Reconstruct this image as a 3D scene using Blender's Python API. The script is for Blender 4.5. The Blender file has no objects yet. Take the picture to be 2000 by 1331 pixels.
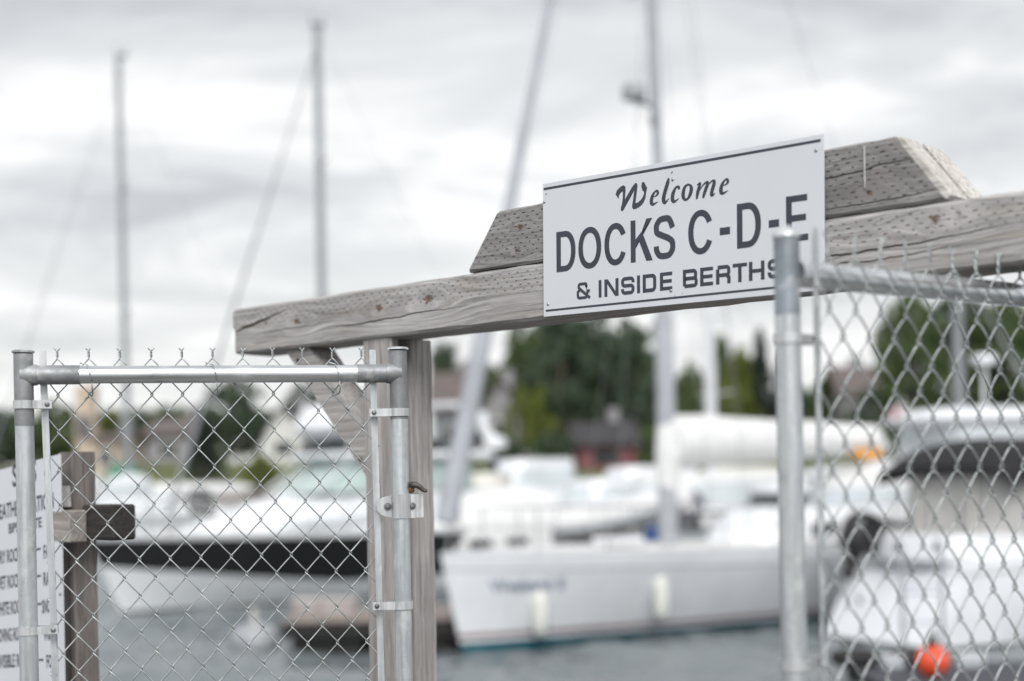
import bpy, math, random
import numpy as np
from mathutils import Vector, Matrix

C = bpy.context.scene
COL = C.collection
R = math.radians
random.seed(7)
rng = np.random.default_rng(11)

# ------------------------------------------------------------------ camera
EYE = 2.30                      # metres above the water
F = 2778.0                      # focal length in photo pixels (50 mm on 36 mm, 2000 px wide)
HOR = 930.0                     # horizon row on the photo's centre column
ROLL = R(1.1)
cam_d = bpy.data.cameras.new("camera")
cam = bpy.data.objects.new("camera", cam_d)
COL.objects.link(cam)
cam_d.lens = 50.0
cam_d.sensor_width = 36.0
cam_d.sensor_fit = 'HORIZONTAL'
cam_d.shift_y = (HOR - 665.5) / 2000.0
cam_d.clip_start = 0.05
cam_d.clip_end = 3000.0
cam_d.dof.use_dof = True
cam_d.dof.focus_distance = 3.45
cam_d.dof.aperture_fstop = 1.30
cam_d.dof.aperture_blades = 0
cam.location = (0, 0, EYE)
cam.rotation_euler = (Matrix.Rotation(R(90), 3, 'X') @ Matrix.Rotation(-ROLL, 3, 'Z')).to_euler()
C.camera = cam

# ------------------------------------------------------------------ sky, sun, exposure
SUN_EL, SUN_AZ = R(42), R(176)          # behind the camera, veiled by thin cloud
world = bpy.data.worlds.new("World")
C.world = world
world.use_nodes = True
wt = world.node_tree
wt.nodes.clear()


def wn(kind, **kw):
    n = wt.nodes.new(kind)
    for k, v in kw.items():
        setattr(n, k, v)
    return n


w_out = wn('ShaderNodeOutputWorld')
w_sky = wn('ShaderNodeTexSky', sky_type='NISHITA')
w_sky.sun_disc = False
w_sky.sun_elevation = SUN_EL
w_sky.sun_rotation = SUN_AZ
w_bsky = wn('ShaderNodeBackground')
w_bsky.inputs['Strength'].default_value = 0.10
wt.links.new(w_sky.outputs[0], w_bsky.inputs['Color'])
w_geo = wn('ShaderNodeTexCoord')
w_sep = wn('ShaderNodeSeparateXYZ')
wt.links.new(w_geo.outputs['Generated'], w_sep.inputs[0])


def wmath(op, a, b=None):
    n = wn('ShaderNodeMath', operation=op)
    for i, v in enumerate((a, b)):
        if v is None:
            continue
        if isinstance(v, (int, float)):
            n.inputs[i].default_value = v
        else:
            wt.links.new(v, n.inputs[i])
    return n.outputs[0]


zz = wmath('ADD', wmath('MAXIMUM', w_sep.outputs['Z'], 0.0), 0.11)
cx = wmath('DIVIDE', w_sep.outputs['X'], zz)
cy = wmath('DIVIDE', w_sep.outputs['Y'], zz)
w_cmb = wn('ShaderNodeCombineXYZ')
wt.links.new(cx, w_cmb.inputs[0])
wt.links.new(cy, w_cmb.inputs[1])
w_map = wn('ShaderNodeMapping')
w_map.inputs['Location'].default_value = (6.06, -0.43, 0)
w_map.inputs['Scale'].default_value = (0.62, 0.80, 1)
wt.links.new(w_cmb.outputs[0], w_map.inputs['Vector'])
w_n1 = wn('ShaderNodeTexNoise')
w_n1.inputs['Scale'].default_value = 1.9
w_n1.inputs['Detail'].default_value = 7.0
w_n1.inputs['Roughness'].default_value = 0.57
w_n1.inputs['Distortion'].default_value = 0.5
wt.links.new(w_map.outputs[0], w_n1.inputs['Vector'])
w_r1 = wn('ShaderNodeValToRGB')
w_r1.color_ramp.interpolation = 'EASE'
el = w_r1.color_ramp.elements
el[0].position = 0.33
el[0].color = (0.56, 0.58, 0.605, 1)
el[1].position = 0.63
el[1].color = (0.97, 0.98, 0.985, 1)
e2_ = el.new(0.47)
e2_.color = (0.725, 0.74, 0.755, 1)
wt.links.new(w_n1.outputs['Fac'], w_r1.inputs['Fac'])
# towards the horizon the cloud deck thins to a bright, faintly warm band
w_mr = wn('ShaderNodeMapRange')
w_mr.inputs['From Min'].default_value = 0.0
w_mr.inputs['From Max'].default_value = 0.17
w_mr.inputs['To Min'].default_value = 0.75
w_mr.inputs['To Max'].default_value = 0.0
wt.links.new(w_sep.outputs['Z'], w_mr.inputs['Value'])
w_mix = wn('ShaderNodeMixRGB')
wt.links.new(w_mr.outputs[0], w_mix.inputs['Fac'])
wt.links.new(w_r1.outputs['Color'], w_mix.inputs['Color1'])
w_mix.inputs['Color2'].default_value = (0.93, 0.935, 0.90, 1)
w_bcl = wn('ShaderNodeBackground')
w_bcl.inputs['Strength'].default_value = 0.92
wt.links.new(w_mix.outputs[0], w_bcl.inputs['Color'])
w_ms = wn('ShaderNodeMixShader')
w_ms.inputs['Fac'].default_value = 0.97
wt.links.new(w_bsky.outputs[0], w_ms.inputs[1])
wt.links.new(w_bcl.outputs[0], w_ms.inputs[2])
wt.links.new(w_ms.outputs[0], w_out.inputs['Surface'])

sun_d = bpy.data.lights.new("sun", 'SUN')
sun_d.energy = 2.2
sun_d.angle = R(36)
sun_d.color = (1.0, 0.988, 0.975)
sun = bpy.data.objects.new("sun", sun_d)
COL.objects.link(sun)
sdir = Vector((math.sin(SUN_AZ) * math.cos(SUN_EL), math.cos(SUN_AZ) * math.cos(SUN_EL), math.sin(SUN_EL)))
sun.rotation_euler = sdir.to_track_quat('Z', 'Y').to_euler()
sun.location = (-4, -6, 12)

C.view_settings.view_transform = 'Standard'
C.view_settings.look = 'None'
C.view_settings.exposure = 0.27
C.view_settings.gamma = 1.0
C.render.engine = 'CYCLES'
C.cycles.use_denoising = True
C.cycles.max_bounces = 8
C.cycles.caustics_reflective = False
C.cycles.caustics_refractive = False


# ------------------------------------------------------------------ small helpers
def ray(u, v):
    a = (u - 1000) / F
    b = (HOR - v) / F
    return Vector((a * math.cos(ROLL) + b * math.sin(ROLL), 1.0, -a * math.sin(ROLL) + b * math.cos(ROLL)))


def at(u, v, Y):
    """point seen at photo pixel (u, v) that stands Y metres in front of the camera"""
    return Vector((0, 0, EYE)) + ray(u, v) * Y


def at_z(u, v, z):
    d = ray(u, v)
    return Vector((0, 0, EYE)) + d * ((z - EYE) / d.z)


class MB:
    """collects shapes, builds ONE mesh object"""

    def __init__(self):
        self.v, self.f, self.m, self.n = [], [], [], 0

    def add(self, verts, faces, mi=0):
        verts = [tuple(p) for p in verts]
        self.v += verts
        self.f += [tuple(i + self.n for i in q) for q in faces]
        self.m += [mi] * len(faces)
        self.n += len(verts)

    def box(self, c, s, rot=None, mi=0, bev=0.0):
        hx, hy, hz = s[0] / 2, s[1] / 2, s[2] / 2
        c = Vector(c)
        if bev <= 0:
            vs = [Vector((x, y, z)) for x in (-hx, hx) for y in (-hy, hy) for z in (-hz, hz)]
            fs = [(0, 1, 3, 2), (4, 6, 7, 5), (0, 4, 5, 1), (2, 3, 7, 6), (0, 2, 6, 4), (1, 5, 7, 3)]
        else:
            b = min(bev, hx * .9, hy * .9, hz * .9)
            vs, idx = [], {}
            for sx in (-1, 1):
                for sy in (-1, 1):
                    for sz in (-1, 1):
                        for ax in range(3):
                            p = [sx * (hx - b), sy * (hy - b), sz * (hz - b)]
                            p[ax] = (sx * hx, sy * hy, sz * hz)[ax]
                            idx[(sx, sy, sz, ax)] = len(vs)
                            vs.append(Vector(p))
            fs = []
            for ax in range(3):
                o = [a for a in range(3) if a != ax]
                for s_ in (-1, 1):
                    q = []
                    for (p1, p2) in ((-1, -1), (1, -1), (1, 1), (-1, 1)):
                        k = [0, 0, 0]
                        k[ax] = s_
                        k[o[0]] = p1
                        k[o[1]] = p2
                        q.append(idx[(k[0], k[1], k[2], ax)])
                    fs.append(tuple(q))
                for p1 in (-1, 1):
                    for p2 in (-1, 1):
                        k0, k1 = [0, 0, 0], [0, 0, 0]
                        k0[ax], k1[ax] = -1, 1
                        for k in (k0, k1):
                            k[o[0]] = p1
                            k[o[1]] = p2
                        fs.append((idx[(*k0, o[0])], idx[(*k1, o[0])], idx[(*k1, o[1])], idx[(*k0, o[1])]))
            for sx in (-1, 1):
                for sy in (-1, 1):
                    for sz in (-1, 1):
                        fs.append(tuple(idx[(sx, sy, sz, a)] for a in range(3)))
        if rot is not None:
            vs = [rot @ v for v in vs]
        self.add([v + c for v in vs], fs, mi)

    def tube(self, pts, r, n=8, mi=0, cap=True, closed=False):
        pts = [Vector(p) for p in pts]
        k = len(pts)
        rr = r if isinstance(r, (list, tuple)) else [r] * k
        vs = []
        prev = None
        for i, p in enumerate(pts):
            if closed:
                t = pts[(i + 1) % k] - pts[i - 1]
            else:
                t = pts[min(i + 1, k - 1)] - pts[max(i - 1, 0)]
            t = t.normalized() if t.length > 1e-9 else Vector((0, 0, 1))
            if prev is None:
                a = Vector((0, 0, 1)) if abs(t.z) < .9 else Vector((1, 0, 0))
                nx = t.cross(a).normalized()
            else:
                nx = prev - t * prev.dot(t)
                nx = nx.normalized() if nx.length > 1e-6 else t.orthogonal().normalized()
            prev = nx
            ny = t.cross(nx)
            for j in range(n):
                an = 2 * math.pi * j / n
                vs.append(p + (nx * math.cos(an) + ny * math.sin(an)) * rr[i])
        fs = []
        for i in range(k if closed else k - 1):
            i2 = (i + 1) % k
            for j in range(n):
                fs.append((i * n + j, i * n + (j + 1) % n, i2 * n + (j + 1) % n, i2 * n + j))
        if cap and not closed:
            fs.append(tuple(reversed(range(n))))
            fs.append(tuple(range((k - 1) * n, k * n)))
        self.add(vs, fs, mi)

    def lathe(self, prof, c=(0, 0, 0), n=20, mi=0, ax='Z'):
        c = Vector(c)
        vs = []
        for (r, z) in prof:
            for j in range(n):
                a = 2 * math.pi * j / n
                p = Vector((r * math.cos(a), r * math.sin(a), z))
                if ax == 'X':
                    p = Vector((p.z, p.x, p.y))
                elif ax == 'Y':
                    p = Vector((p.y, p.z, p.x))
                vs.append(p + c)
        fs = []
        for i in range(len(prof) - 1):
            for j in range(n):
                fs.append((i * n + j, i * n + (j + 1) % n, (i + 1) * n + (j + 1) % n, (i + 1) * n + j))
        fs.append(tuple(reversed(range(n))))
        fs.append(tuple(range((len(prof) - 1) * n, len(prof) * n)))
        self.add(vs, fs, mi)

    def loft(self, rings, mi=0, closed=True, cap=True):
        n = len(rings[0])
        vs = [p for r_ in rings for p in r_]
        fs = []
        for i in range(len(rings) - 1):
            for j in range(n if closed else n - 1):
                fs.append((i * n + j, i * n + (j + 1) % n, (i + 1) * n + (j + 1) % n, (i + 1) * n + j))
        if cap and closed:
            fs.append(tuple(reversed(range(n))))
            fs.append(tuple(range((len(rings) - 1) * n, len(rings) * n)))
        self.add(vs, fs, mi)

    def prism(self, poly, y0, y1, mi=0):
        """poly in (x, z), extruded along y"""
        n = len(poly)
        vs = [(p[0], y0, p[1]) for p in poly] + [(p[0], y1, p[1]) for p in poly]
        fs = [tuple(range(n)), tuple(reversed(range(n, 2 * n)))]
        fs += [(i, (i + n), (i + 1) % n + n, (i + 1) % n) for i in range(n)]
        self.add(vs, fs, mi)

    def build(self, name, mats, parent=None, smooth=False, off=None, fix=True):
        me = bpy.data.meshes.new(name)
        vs = self.v
        if off is not None:
            o = Vector(off)
            vs = [(p[0] - o.x, p[1] - o.y, p[2] - o.z) for p in vs]
        me.from_pydata(vs, [], self.f)
        mats = mats if isinstance(mats, (list, tuple)) else [mats]
        for m in mats:
            me.materials.append(m)
        if len(mats) > 1:
            me.polygons.foreach_set('material_index', self.m)
        if fix:
            import bmesh
            bm = bmesh.new()
            bm.from_mesh(me)
            bmesh.ops.recalc_face_normals(bm, faces=bm.faces)
            bm.to_mesh(me)
            bm.free()
        if smooth:
            me.polygons.foreach_set('use_smooth', [True] * len(me.polygons))
            if smooth is not True:
                try:
                    me.set_sharp_from_angle(angle=R(smooth))
                except Exception:
                    pass
        me.update()
        o = bpy.data.objects.new(name, me)
        COL.objects.link(o)
        if parent is not None:
            o.parent = parent
        return o


def thing(name, label, cat, loc=(0, 0, 0), rz=0.0, group=None):
    o = bpy.data.objects.new(name, None)
    o.empty_display_size = 0.2
    COL.objects.link(o)
    o.location = loc
    o.rotation_euler = (0, 0, rz)
    o['label'] = label
    o['category'] = cat
    if group:
        o['group'] = group
    return o


def tag(o, label, cat, group=None):
    o['label'] = label
    o['category'] = cat
    if group:
        o['group'] = group
    return o


def structure(o):
    o['kind'] = 'structure'
    return o


def copy_tree(o, parent=None):
    c = o.copy()
    COL.objects.link(c)
    if parent is not None:
        c.parent = parent
    for ch in list(o.children):
        copy_tree(ch, c)
    return c


def smooth_path(pts, sub=4, closed=False):
    P_ = [Vector(p) for p in pts]
    n = len(P_)
    out = []
    for i in range(n if closed else n - 1):
        if closed:
            p0, p1, p2, p3 = P_[i - 1], P_[i], P_[(i + 1) % n], P_[(i + 2) % n]
        else:
            p1, p2 = P_[i], P_[i + 1]
            p0 = P_[i - 1] if i else p1 * 2 - p2
            p3 = P_[i + 2] if i + 2 < n else p2 * 2 - p1
        for k in range(sub):
            t = k / sub
            out.append(0.5 * ((2 * p1) + (p2 - p0) * t + (2 * p0 - 5 * p1 + 4 * p2 - p3) * t * t + (3 * p1 - p0 - 3 * p2 + p3) * t ** 3))
    if not closed:
        out.append(P_[-1])
    return out


# ------------------------------------------------------------------ materials
class NT:
    def __init__(self, name):
        self.mat = bpy.data.materials.new(name)
        self.mat.use_nodes = True
        self.t = self.mat.node_tree
        self.b = self.t.nodes['Principled BSDF']

    def n(self, kind, **kw):
        x = self.t.nodes.new(kind)
        for k, v in kw.items():
            setattr(x, k, v)
        return x

    def put(self, sock, v):
        if isinstance(v, bpy.types.NodeSocket):
            self.t.links.new(v, sock)
        else:
            sock.default_value = v

    def math(self, op, a, b=0.0, c=None, clamp=False):
        x = self.n('ShaderNodeMath', operation=op, use_clamp=clamp)
        self.put(x.inputs[0], a)
        self.put(x.inputs[1], b)
        if c is not None:
            self.put(x.inputs[2], c)
        return x.outputs[0]

    def mr(self, v, a, b, c=0.0, d=1.0, smooth=False):
        x = self.n('ShaderNodeMapRange')
        if smooth:
            x.interpolation_type = 'SMOOTHSTEP'
        self.put(x.inputs['Value'], v)
        for k, q in zip(('From Min', 'From Max', 'To Min', 'To Max'), (a, b, c, d)):
            self.put(x.inputs[k], q)
        return x.outputs[0]

    def noise(self, vec, scale=5.0, detail=4.0, rough=0.55, dist=0.0):
        x = self.n('ShaderNodeTexNoise')
        if vec is not None:
            self.put(x.inputs['Vector'], vec)
        x.inputs['Scale'].default_value = scale
        x.inputs['Detail'].default_value = detail
        x.inputs['Roughness'].default_value = rough
        x.inputs['Distortion'].default_value = dist
        return x.outputs['Fac']

    def mapping(self, vec, scale=(1, 1, 1), loc=(0, 0, 0)):
        x = self.n('ShaderNodeMapping')
        self.put(x.inputs['Vector'], vec)
        x.inputs['Scale'].default_value = scale
        x.inputs['Location'].default_value = loc
        return x.outputs[0]

    def mix(self, f, a, b):
        x = self.n('ShaderNodeMixRGB')
        self.put(x.inputs['Fac'], f)
        self.put(x.inputs['Color1'], a if isinstance(a, bpy.types.NodeSocket) else (*a, 1)[:4])
        self.put(x.inputs['Color2'], b if isinstance(b, bpy.types.NodeSocket) else (*b, 1)[:4])
        return x.outputs[0]

    def bump(self, h, strength=0.3, dist=0.01):
        x = self.n('ShaderNodeBump')
        x.inputs['Strength'].default_value = strength
        x.inputs['Distance'].default_value = dist
        self.put(x.inputs['Height'], h)
        self.t.links.new(x.outputs[0], self.b.inputs['Normal'])

    def coord(self):
        return self.n('ShaderNodeTexCoord').outputs['Object']

    def xyz(self, v):
        x = self.n('ShaderNodeSeparateXYZ')
        self.put(x.inputs[0], v)
        return x.outputs[0], x.outputs[1], x.outputs[2]

    def comb(self, a, b, c):
        x = self.n('ShaderNodeCombineXYZ')
        for i, v in enumerate((a, b, c)):
            self.put(x.inputs[i], v)
        return x.outputs[0]


def plain(name, col, rough=0.5, metal=0.0, var=0.06, vscale=3.0, bump=0.0, coat=0.0):
    """painted or moulded surface with faint wear in its tone"""
    m = NT(name)
    co = m.coord()
    f = m.noise(co, vscale, 5)
    a = tuple(c * (1 - var * 1.6) for c in col)
    b = tuple(min(1, c * (1 + var)) for c in col)
    m.put(m.b.inputs['Base Color'], m.mix(m.mr(f, .35, .65), a, b))
    m.put(m.b.inputs['Roughness'], m.mr(m.noise(co, vscale * 2.3, 3), .3, .7, max(.02, rough - .07), min(1, rough + .1)))
    m.b.inputs['Metallic'].default_value = metal
    if coat:
        m.b.inputs['Coat Weight'].default_value = coat
    if bump:
        m.bump(m.noise(co, vscale * 8, 4), bump, 0.004)
    return m.mat


def wood(name, tone=(0.40, 0.372, 0.352), axis='X', incise=None, knots=(), cracks=(), warm=0.0, grain=1.0, blotch=0.35):
    """weathered treated timber: along-grain streaks, knots, checks and rows of incising slits (real marks of the timber)"""
    m = NT(name)
    x, y, z = m.xyz(m.coord())
    if axis == 'Z':
        L, W, D = z, x, y
    else:
        L, W, D = x, z, y
    # the grain swings round each knot
    dz = 0.0
    kmask, kring = None, None
    for (kx, kz, kr) in knots:
        dx = m.math('DIVIDE', m.math('SUBTRACT', L, kx), 2.6)
        dw = m.math('SUBTRACT', W, kz)
        d2 = m.math('ADD', m.math('MULTIPLY', dx, dx), m.math('MULTIPLY', dw, dw))
        e = m.math('POWER', 2.718, m.math('MULTIPLY', d2, -1.0 / (2 * (kr * 2.2) ** 2)))
        term = m.math('MULTIPLY', e, m.math('MULTIPLY', dw, 1.3))
        dz = term if isinstance(dz, float) else m.math('ADD', dz, term)
        dl = m.math('DIVIDE', m.math('SUBTRACT', L, kx), 1.5)
        dd = m.math('SQRT', m.math('ADD', m.math('MULTIPLY', dl, dl), m.math('MULTIPLY', dw, dw)))
        nk = m.math('ADD', dd, m.math('MULTIPLY', m.math('SUBTRACT', m.noise(m.comb(L, W, D), 70, 4), .5), kr * 2.6))
        k = m.mr(nk, kr * .30, kr * .85, 1, 0, True)
        kmask = k if kmask is None else m.math('MAXIMUM', kmask, k)
    if not isinstance(dz, float):
        W2 = m.math('SUBTRACT', W, dz)
    else:
        W2 = W
    v = m.comb(m.math('MULTIPLY', L, 1.0), m.math('MULTIPLY', W2, 1.0), D)
    wob = m.math('MULTIPLY', m.math('SUBTRACT', m.noise(m.mapping(v, (2.2, 5, 5)), 1.6, 2), .5), 0.030)
    vg = m.comb(L, m.math('ADD', W2, wob), m.math('ADD', D, wob))
    g1 = m.noise(m.mapping(vg, (1.6, 60, 60)), 2.0, 6, .62, .25)
    g2 = m.noise(m.mapping(vg, (5, 240, 240)), 1.6, 3, .6)
    bl = m.noise(m.mapping(v, (2.0, 6, 6)), 1.5, 4)
    dark = tuple(c * .42 for c in tone)
    lite = tuple(min(1, c * 1.22) for c in tone)
    col = m.mix(m.mr(g1, .30, .68), dark, lite)
    col = m.mix(m.math('MULTIPLY', m.mr(bl, .42, .72), blotch), col, (tone[0] * .60, tone[1] * .585, tone[2] * .565))
    if warm:
        col = m.mix(m.math('MULTIPLY', m.mr(m.noise(m.mapping(v, (3, 20, 20)), 2.2, 3), .55, .75), warm), col, (.30, .23, .15))
    fine = m.mr(g2, .60, .72)
    col = m.mix(m.math('MULTIPLY', fine, .58 * grain), col, (tone[0] * .32, tone[1] * .31, tone[2] * .30))
    h = m.math('ADD', m.math('MULTIPLY', g1, .7), m.math('MULTIPLY', m.math('SUBTRACT', 1.0, fine), .3))
    if incise:
        z0, z1, dens = incise
        row = m.math('DIVIDE', W, 0.0108)
        rid = m.math('FLOOR', row)
        shift = m.math('FRACT', m.math('MULTIPLY', rid, 0.382))
        jit = m.math('MULTIPLY', m.math('SUBTRACT', m.noise(m.comb(m.math('MULTIPLY', L, 18), rid, 0.0), 1.3, 1), .5), .5)
        lu = m.math('ADD', m.math('ADD', m.math('DIVIDE', L, 0.031), shift), jit)
        fu = m.math('FRACT', lu)
        fv = m.math('ABSOLUTE', m.math('SUBTRACT', m.math('FRACT', row), .5))
        wn_ = m.n('ShaderNodeTexWhiteNoise', noise_dimensions='2D')
        m.put(wn_.inputs['Vector'], m.comb(m.math('FLOOR', lu), rid, 0.0))
        slot = m.math('MULTIPLY', m.math('LESS_THAN', fu, m.math('ADD', .15, m.math('MULTIPLY', wn_.outputs['Value'], .19))), m.mr(fv, .09, .17, 1, 0))
        zone = m.math('MULTIPLY', m.mr(W, z0, z0 + .02, 0, 1), m.mr(W, z1 - .012, z1, 1, 0))
        thin = m.mr(m.noise(m.comb(m.math('MULTIPLY', L, 6), m.math('MULTIPLY', W, 14), 0.0), 1.2, 2), .28, .50, .40, 1)
        slot = m.math('MULTIPLY', m.math('MULTIPLY', slot, m.math('MULTIPLY', zone, thin)), dens)
        col = m.mix(slot, col, (.055, .05, .047))
        h = m.math('SUBTRACT', h, m.math('MULTIPLY', slot, 1.6))
    if kmask is not None:
        h = m.math('SUBTRACT', h, m.math('MULTIPLY', kmask, 1.2))
        kc = m.mix(m.mr(m.noise(m.comb(L, W, D), 130, 3), .4, .6), (.06, .038, .026), (.20, .125, .075))
        col = m.mix(m.math('MULTIPLY', kmask, .88), col, kc)
    for (x0, x1, c0, sl, wd) in cracks:
        nz = m.math('MULTIPLY', m.math('SUBTRACT', m.noise(m.comb(m.math('MULTIPLY', L, 9), c0 * 50, 0.0), 1.0, 3), .5), .022)
        ctr = m.math('ADD', m.math('ADD', c0, m.math('MULTIPLY', m.math('SUBTRACT', L, x0), sl)), nz)
        taper = m.math('MULTIPLY', m.mr(L, x0, x0 + (x1 - x0) * .2, .35, 1), m.mr(L, x0 + (x1 - x0) * .45, x1, 1, 0))
        a = m.math('DIVIDE', m.math('ABSOLUTE', m.math('SUBTRACT', W, ctr)), m.math('ADD', m.math('MULTIPLY', taper, wd), 1e-5))
        inr = m.math('MULTIPLY', m.math('GREATER_THAN', L, x0 - .02), m.math('LESS_THAN', L, x1))
        ck = m.math('MULTIPLY', m.mr(a, .55, 1.25, 1, 0), inr)
        col = m.mix(ck, col, (.028, .025, .023))
        h = m.math('SUBTRACT', h, m.math('MULTIPLY', ck, 2.5))
    m.put(m.b.inputs['Base Color'], col)
    m.b.inputs['Roughness'].default_value = .88
    m.b.inputs['Specular IOR Level'].default_value = .25
    m.bump(h, .55, .0035)
    return m.mat


def galvanised(name, col=(.60, .625, .64), rough=.40, metal=.72, streak=.5, warm=.25, spark=1.0, ax='Z'):
    m = NT(name)
    co = m.coord()
    sp = m.n('ShaderNodeTexVoronoi')
    m.put(sp.inputs['Vector'], m.mapping(co, (1, 1, .55)))
    sp.inputs['Scale'].default_value = 170
    big = m.noise(m.mapping(co, {'Z': (26, 26, 1.4), 'X': (1.4, 26, 26), 'N': (7, 7, 7)}[ax]), 2.0, 5, .6)
    pt = m.noise(co, 22, 5, .65)
    a = m.mix(m.mr(big, .38, .66), tuple(c * .70 for c in col), tuple(min(1, c * 1.10) for c in col))
    a = m.mix(m.math('MULTIPLY', m.mr(pt, .5, .75), streak), a, tuple(c * .66 for c in col))
    a = m.mix(m.math('MULTIPLY', m.mr(m.noise(m.mapping(co, {'Z': (40, 40, 2.0), 'X': (2.0, 40, 40), 'N': (9, 9, 9)}[ax]), 1.3, 4), .5, .8), warm), a, (.47, .455, .40))
    sc = m.noise(m.mapping(co, {'Z': (75, 75, 16), 'X': (16, 75, 75), 'N': (50, 50, 50)}[ax]), 1.0, 4, .6)
    zone = m.mr(m.noise(m.mapping(co, {'Z': (4, 4, 3), 'X': (3, 4, 4), 'N': (6, 6, 6)}[ax], (3, 1, 2)), 1.5, 2), .48, .60)
    a = m.mix(m.math('MULTIPLY', m.math('MULTIPLY', m.mr(sc, .60, .68), zone), .62), a, (.20, .225, .26))
    dull = m.noise(m.mapping(co, (1, 1, 1), (7, 3, 1)), 9, 5, .65)
    a = m.mix(m.math('MULTIPLY', m.mr(dull, .56, .66), .35), a, (.80, .80, .78))
    x = m.n('ShaderNodeSeparateColor')
    m.t.links.new(sp.outputs['Color'], x.inputs[0])
    m.put(m.b.inputs['Base Color'], a)
    m.put(m.b.inputs['Metallic'], m.math('SUBTRACT', metal, m.math('MULTIPLY', m.mr(dull, .56, .66), .3)))
    m.put(m.b.inputs['Roughness'], m.math('ADD', m.mr(x.outputs[0], 0, 1, rough - .07 * spark, rough + .06 * spark), m.math('MULTIPLY', m.mr(pt, .45, .7), .15 * spark)))
    m.bump(m.noise(co, 260, 3), .08 * spark, .001)
    return m.mat


M = {}
M['galv'] = galvanised('galvanised_steel', (.66, .69, .715), .36, .80, .55, .55)
M['galv_bright'] = galvanised('bright_galvanised_steel', (.80, .825, .85), .28, .97, .10, .08, 0.0, 'X')
M['sleeve'] = galvanised('dull_zinc_sleeve', (.31, .32, .33), .55, .5, .35, .1, 1, 'N')
M['wire'] = galvanised('galvanised_wire', (.46, .49, .495), .40, .70, .4, .15)
M['sleeve_blue'] = galvanised('blue_grey_zinc_sleeve', (.30, .335, .37), .45, .6, .3, .1, 1, 'N')
M['band'] = galvanised('pressed_steel_band', (.66, .675, .69), .40, .65, .3, .15)
M['bolt'] = galvanised('dull_bolt_steel', (.22, .225, .24), .5, .7, .5, .2)
M['rust'] = plain('rusty_iron', (.125, .115, .11), .5, .5, .3, 60, .4)
M['rust_orange'] = plain('orange_rust', (.24, .13, .05), .9, 0, .5, 90, .4)
M['sign_white'] = plain('white_sign_sheet', (.645, .665, .70), .42, 0, .012, 4)
M['sign_ink'] = plain('charcoal_vinyl', (.042, .046, .064), .45, 0, .08, 12)
M['screw'] = galvanised('screw_steel', (.50, .49, .48), .35, .85, .5, .4)

# ------------------------------------------------------------------ water, land, wharf
def water_mat():
    m = NT('harbour_water')
    co = m.coord()
    w1 = m.noise(m.mapping(co, (1.0, 1.9, 1)), 2.1, 3, .55, .4)
    w2 = m.noise(m.mapping(co, (1.0, 1.6, 1)), 7.5, 3, .55, .3)
    w3 = m.noise(co, .32, 2)
    h = m.math('ADD', m.math('MULTIPLY', w1, .7), m.math('MULTIPLY', w2, .26))
    h = m.math('MULTIPLY', h, m.mr(w3, .35, .65, .55, 1.1))
    m.put(m.b.inputs['Base Color'], m.mix(m.mr(w3, .3, .7), (.125, .145, .155), (.19, .21, .215)))
    m.b.inputs['Roughness'].default_value = .06
    m.b.inputs['IOR'].default_value = 1.333
    m.bump(h, .6, .05)
    return m.mat


# real ripples where the camera looks at the water, flat beyond
gx0, gx1, gy0, gy1, gst = -17.0, 17.0, 7.0, 47.0, .125
nx_, ny_ = int((gx1 - gx0) / gst) + 1, int((gy1 - gy0) / gst) + 1
X_, Y_ = np.meshgrid(np.linspace(gx0, gx1, nx_), np.linspace(gy0, gy1, ny_))
Zw = np.zeros_like(X_)
for k in range(26):
    lam = .42 * (4.2 ** rng.uniform(0, 1))
    th = rng.uniform(-1.0, 1.0) + (math.pi / 2 if k % 3 else math.pi / 2.8)
    kx, ky = 2 * math.pi / lam * math.cos(th), 2 * math.pi / lam * math.sin(th)
    Zw += .0135 * lam * np.sin(kx * X_ + ky * Y_ + rng.uniform(0, 6.28) + .6 * np.sin(.31 * X_ + .23 * Y_ + k))
edge = np.minimum(np.minimum(X_ - gx0, gx1 - X_), np.minimum(Y_ - gy0, gy1 - Y_))
Zw *= np.clip(edge / 2.0, 0, 1)
b = MB()
i_ = np.arange(nx_ * ny_).reshape(ny_, nx_)
q_ = np.stack([i_[:-1, :-1], i_[:-1, 1:], i_[1:, 1:], i_[1:, :-1]], -1).reshape(-1, 4)
b.add(np.stack([X_, Y_, Zw], -1).reshape(-1, 3).tolist(), q_.tolist())
for (xa, xb, ya, yb_) in ((-900, 900, -60, gy0), (-900, 900, gy1, 75), (-900, gx0, gy0, gy1), (gx1, 900, gy0, gy1)):
    b.add([(xa, ya, 0), (xb, ya, 0), (xb, yb_, 0), (xa, yb_, 0)], [(0, 1, 2, 3)])
structure(b.build('water', water_mat(), smooth=True, fix=False))


def ground_z(Y):
    if Y < 60:
        return -.5
    if Y < 67:
        return -.5 + (Y - 60) / 7 * 2.7
    return 2.2 + min(1.0, (Y - 67) / 16) * 1.1 + max(0, Y - 83) * .006


def land_mat():
    m = NT('grassy_bank')
    co = m.coord()
    x, y, z = m.xyz(co)
    g = m.mix(m.mr(m.noise(co, .35, 5), .35, .65), (.060, .085, .026), (.165, .165, .062))
    g = m.mix(m.mr(m.noise(co, 2.2, 4), .45, .7), g, (.11, .15, .045))
    rock = m.mix(m.mr(m.noise(co, 1.3, 5, .7), .35, .65), (.16, .14, .125), (.40, .345, .31))
    zz_ = m.math('ADD', z, m.math('MULTIPLY', m.noise(co, .8, 3), .5))
    m.put(m.b.inputs['Base Color'], m.mix(m.mr(zz_, 2.25, 2.5), rock, g))
    m.b.inputs['Roughness'].default_value = .95
    m.bump(m.noise(co, 1.6, 5, .7), .8, .4)
    return m.mat


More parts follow.
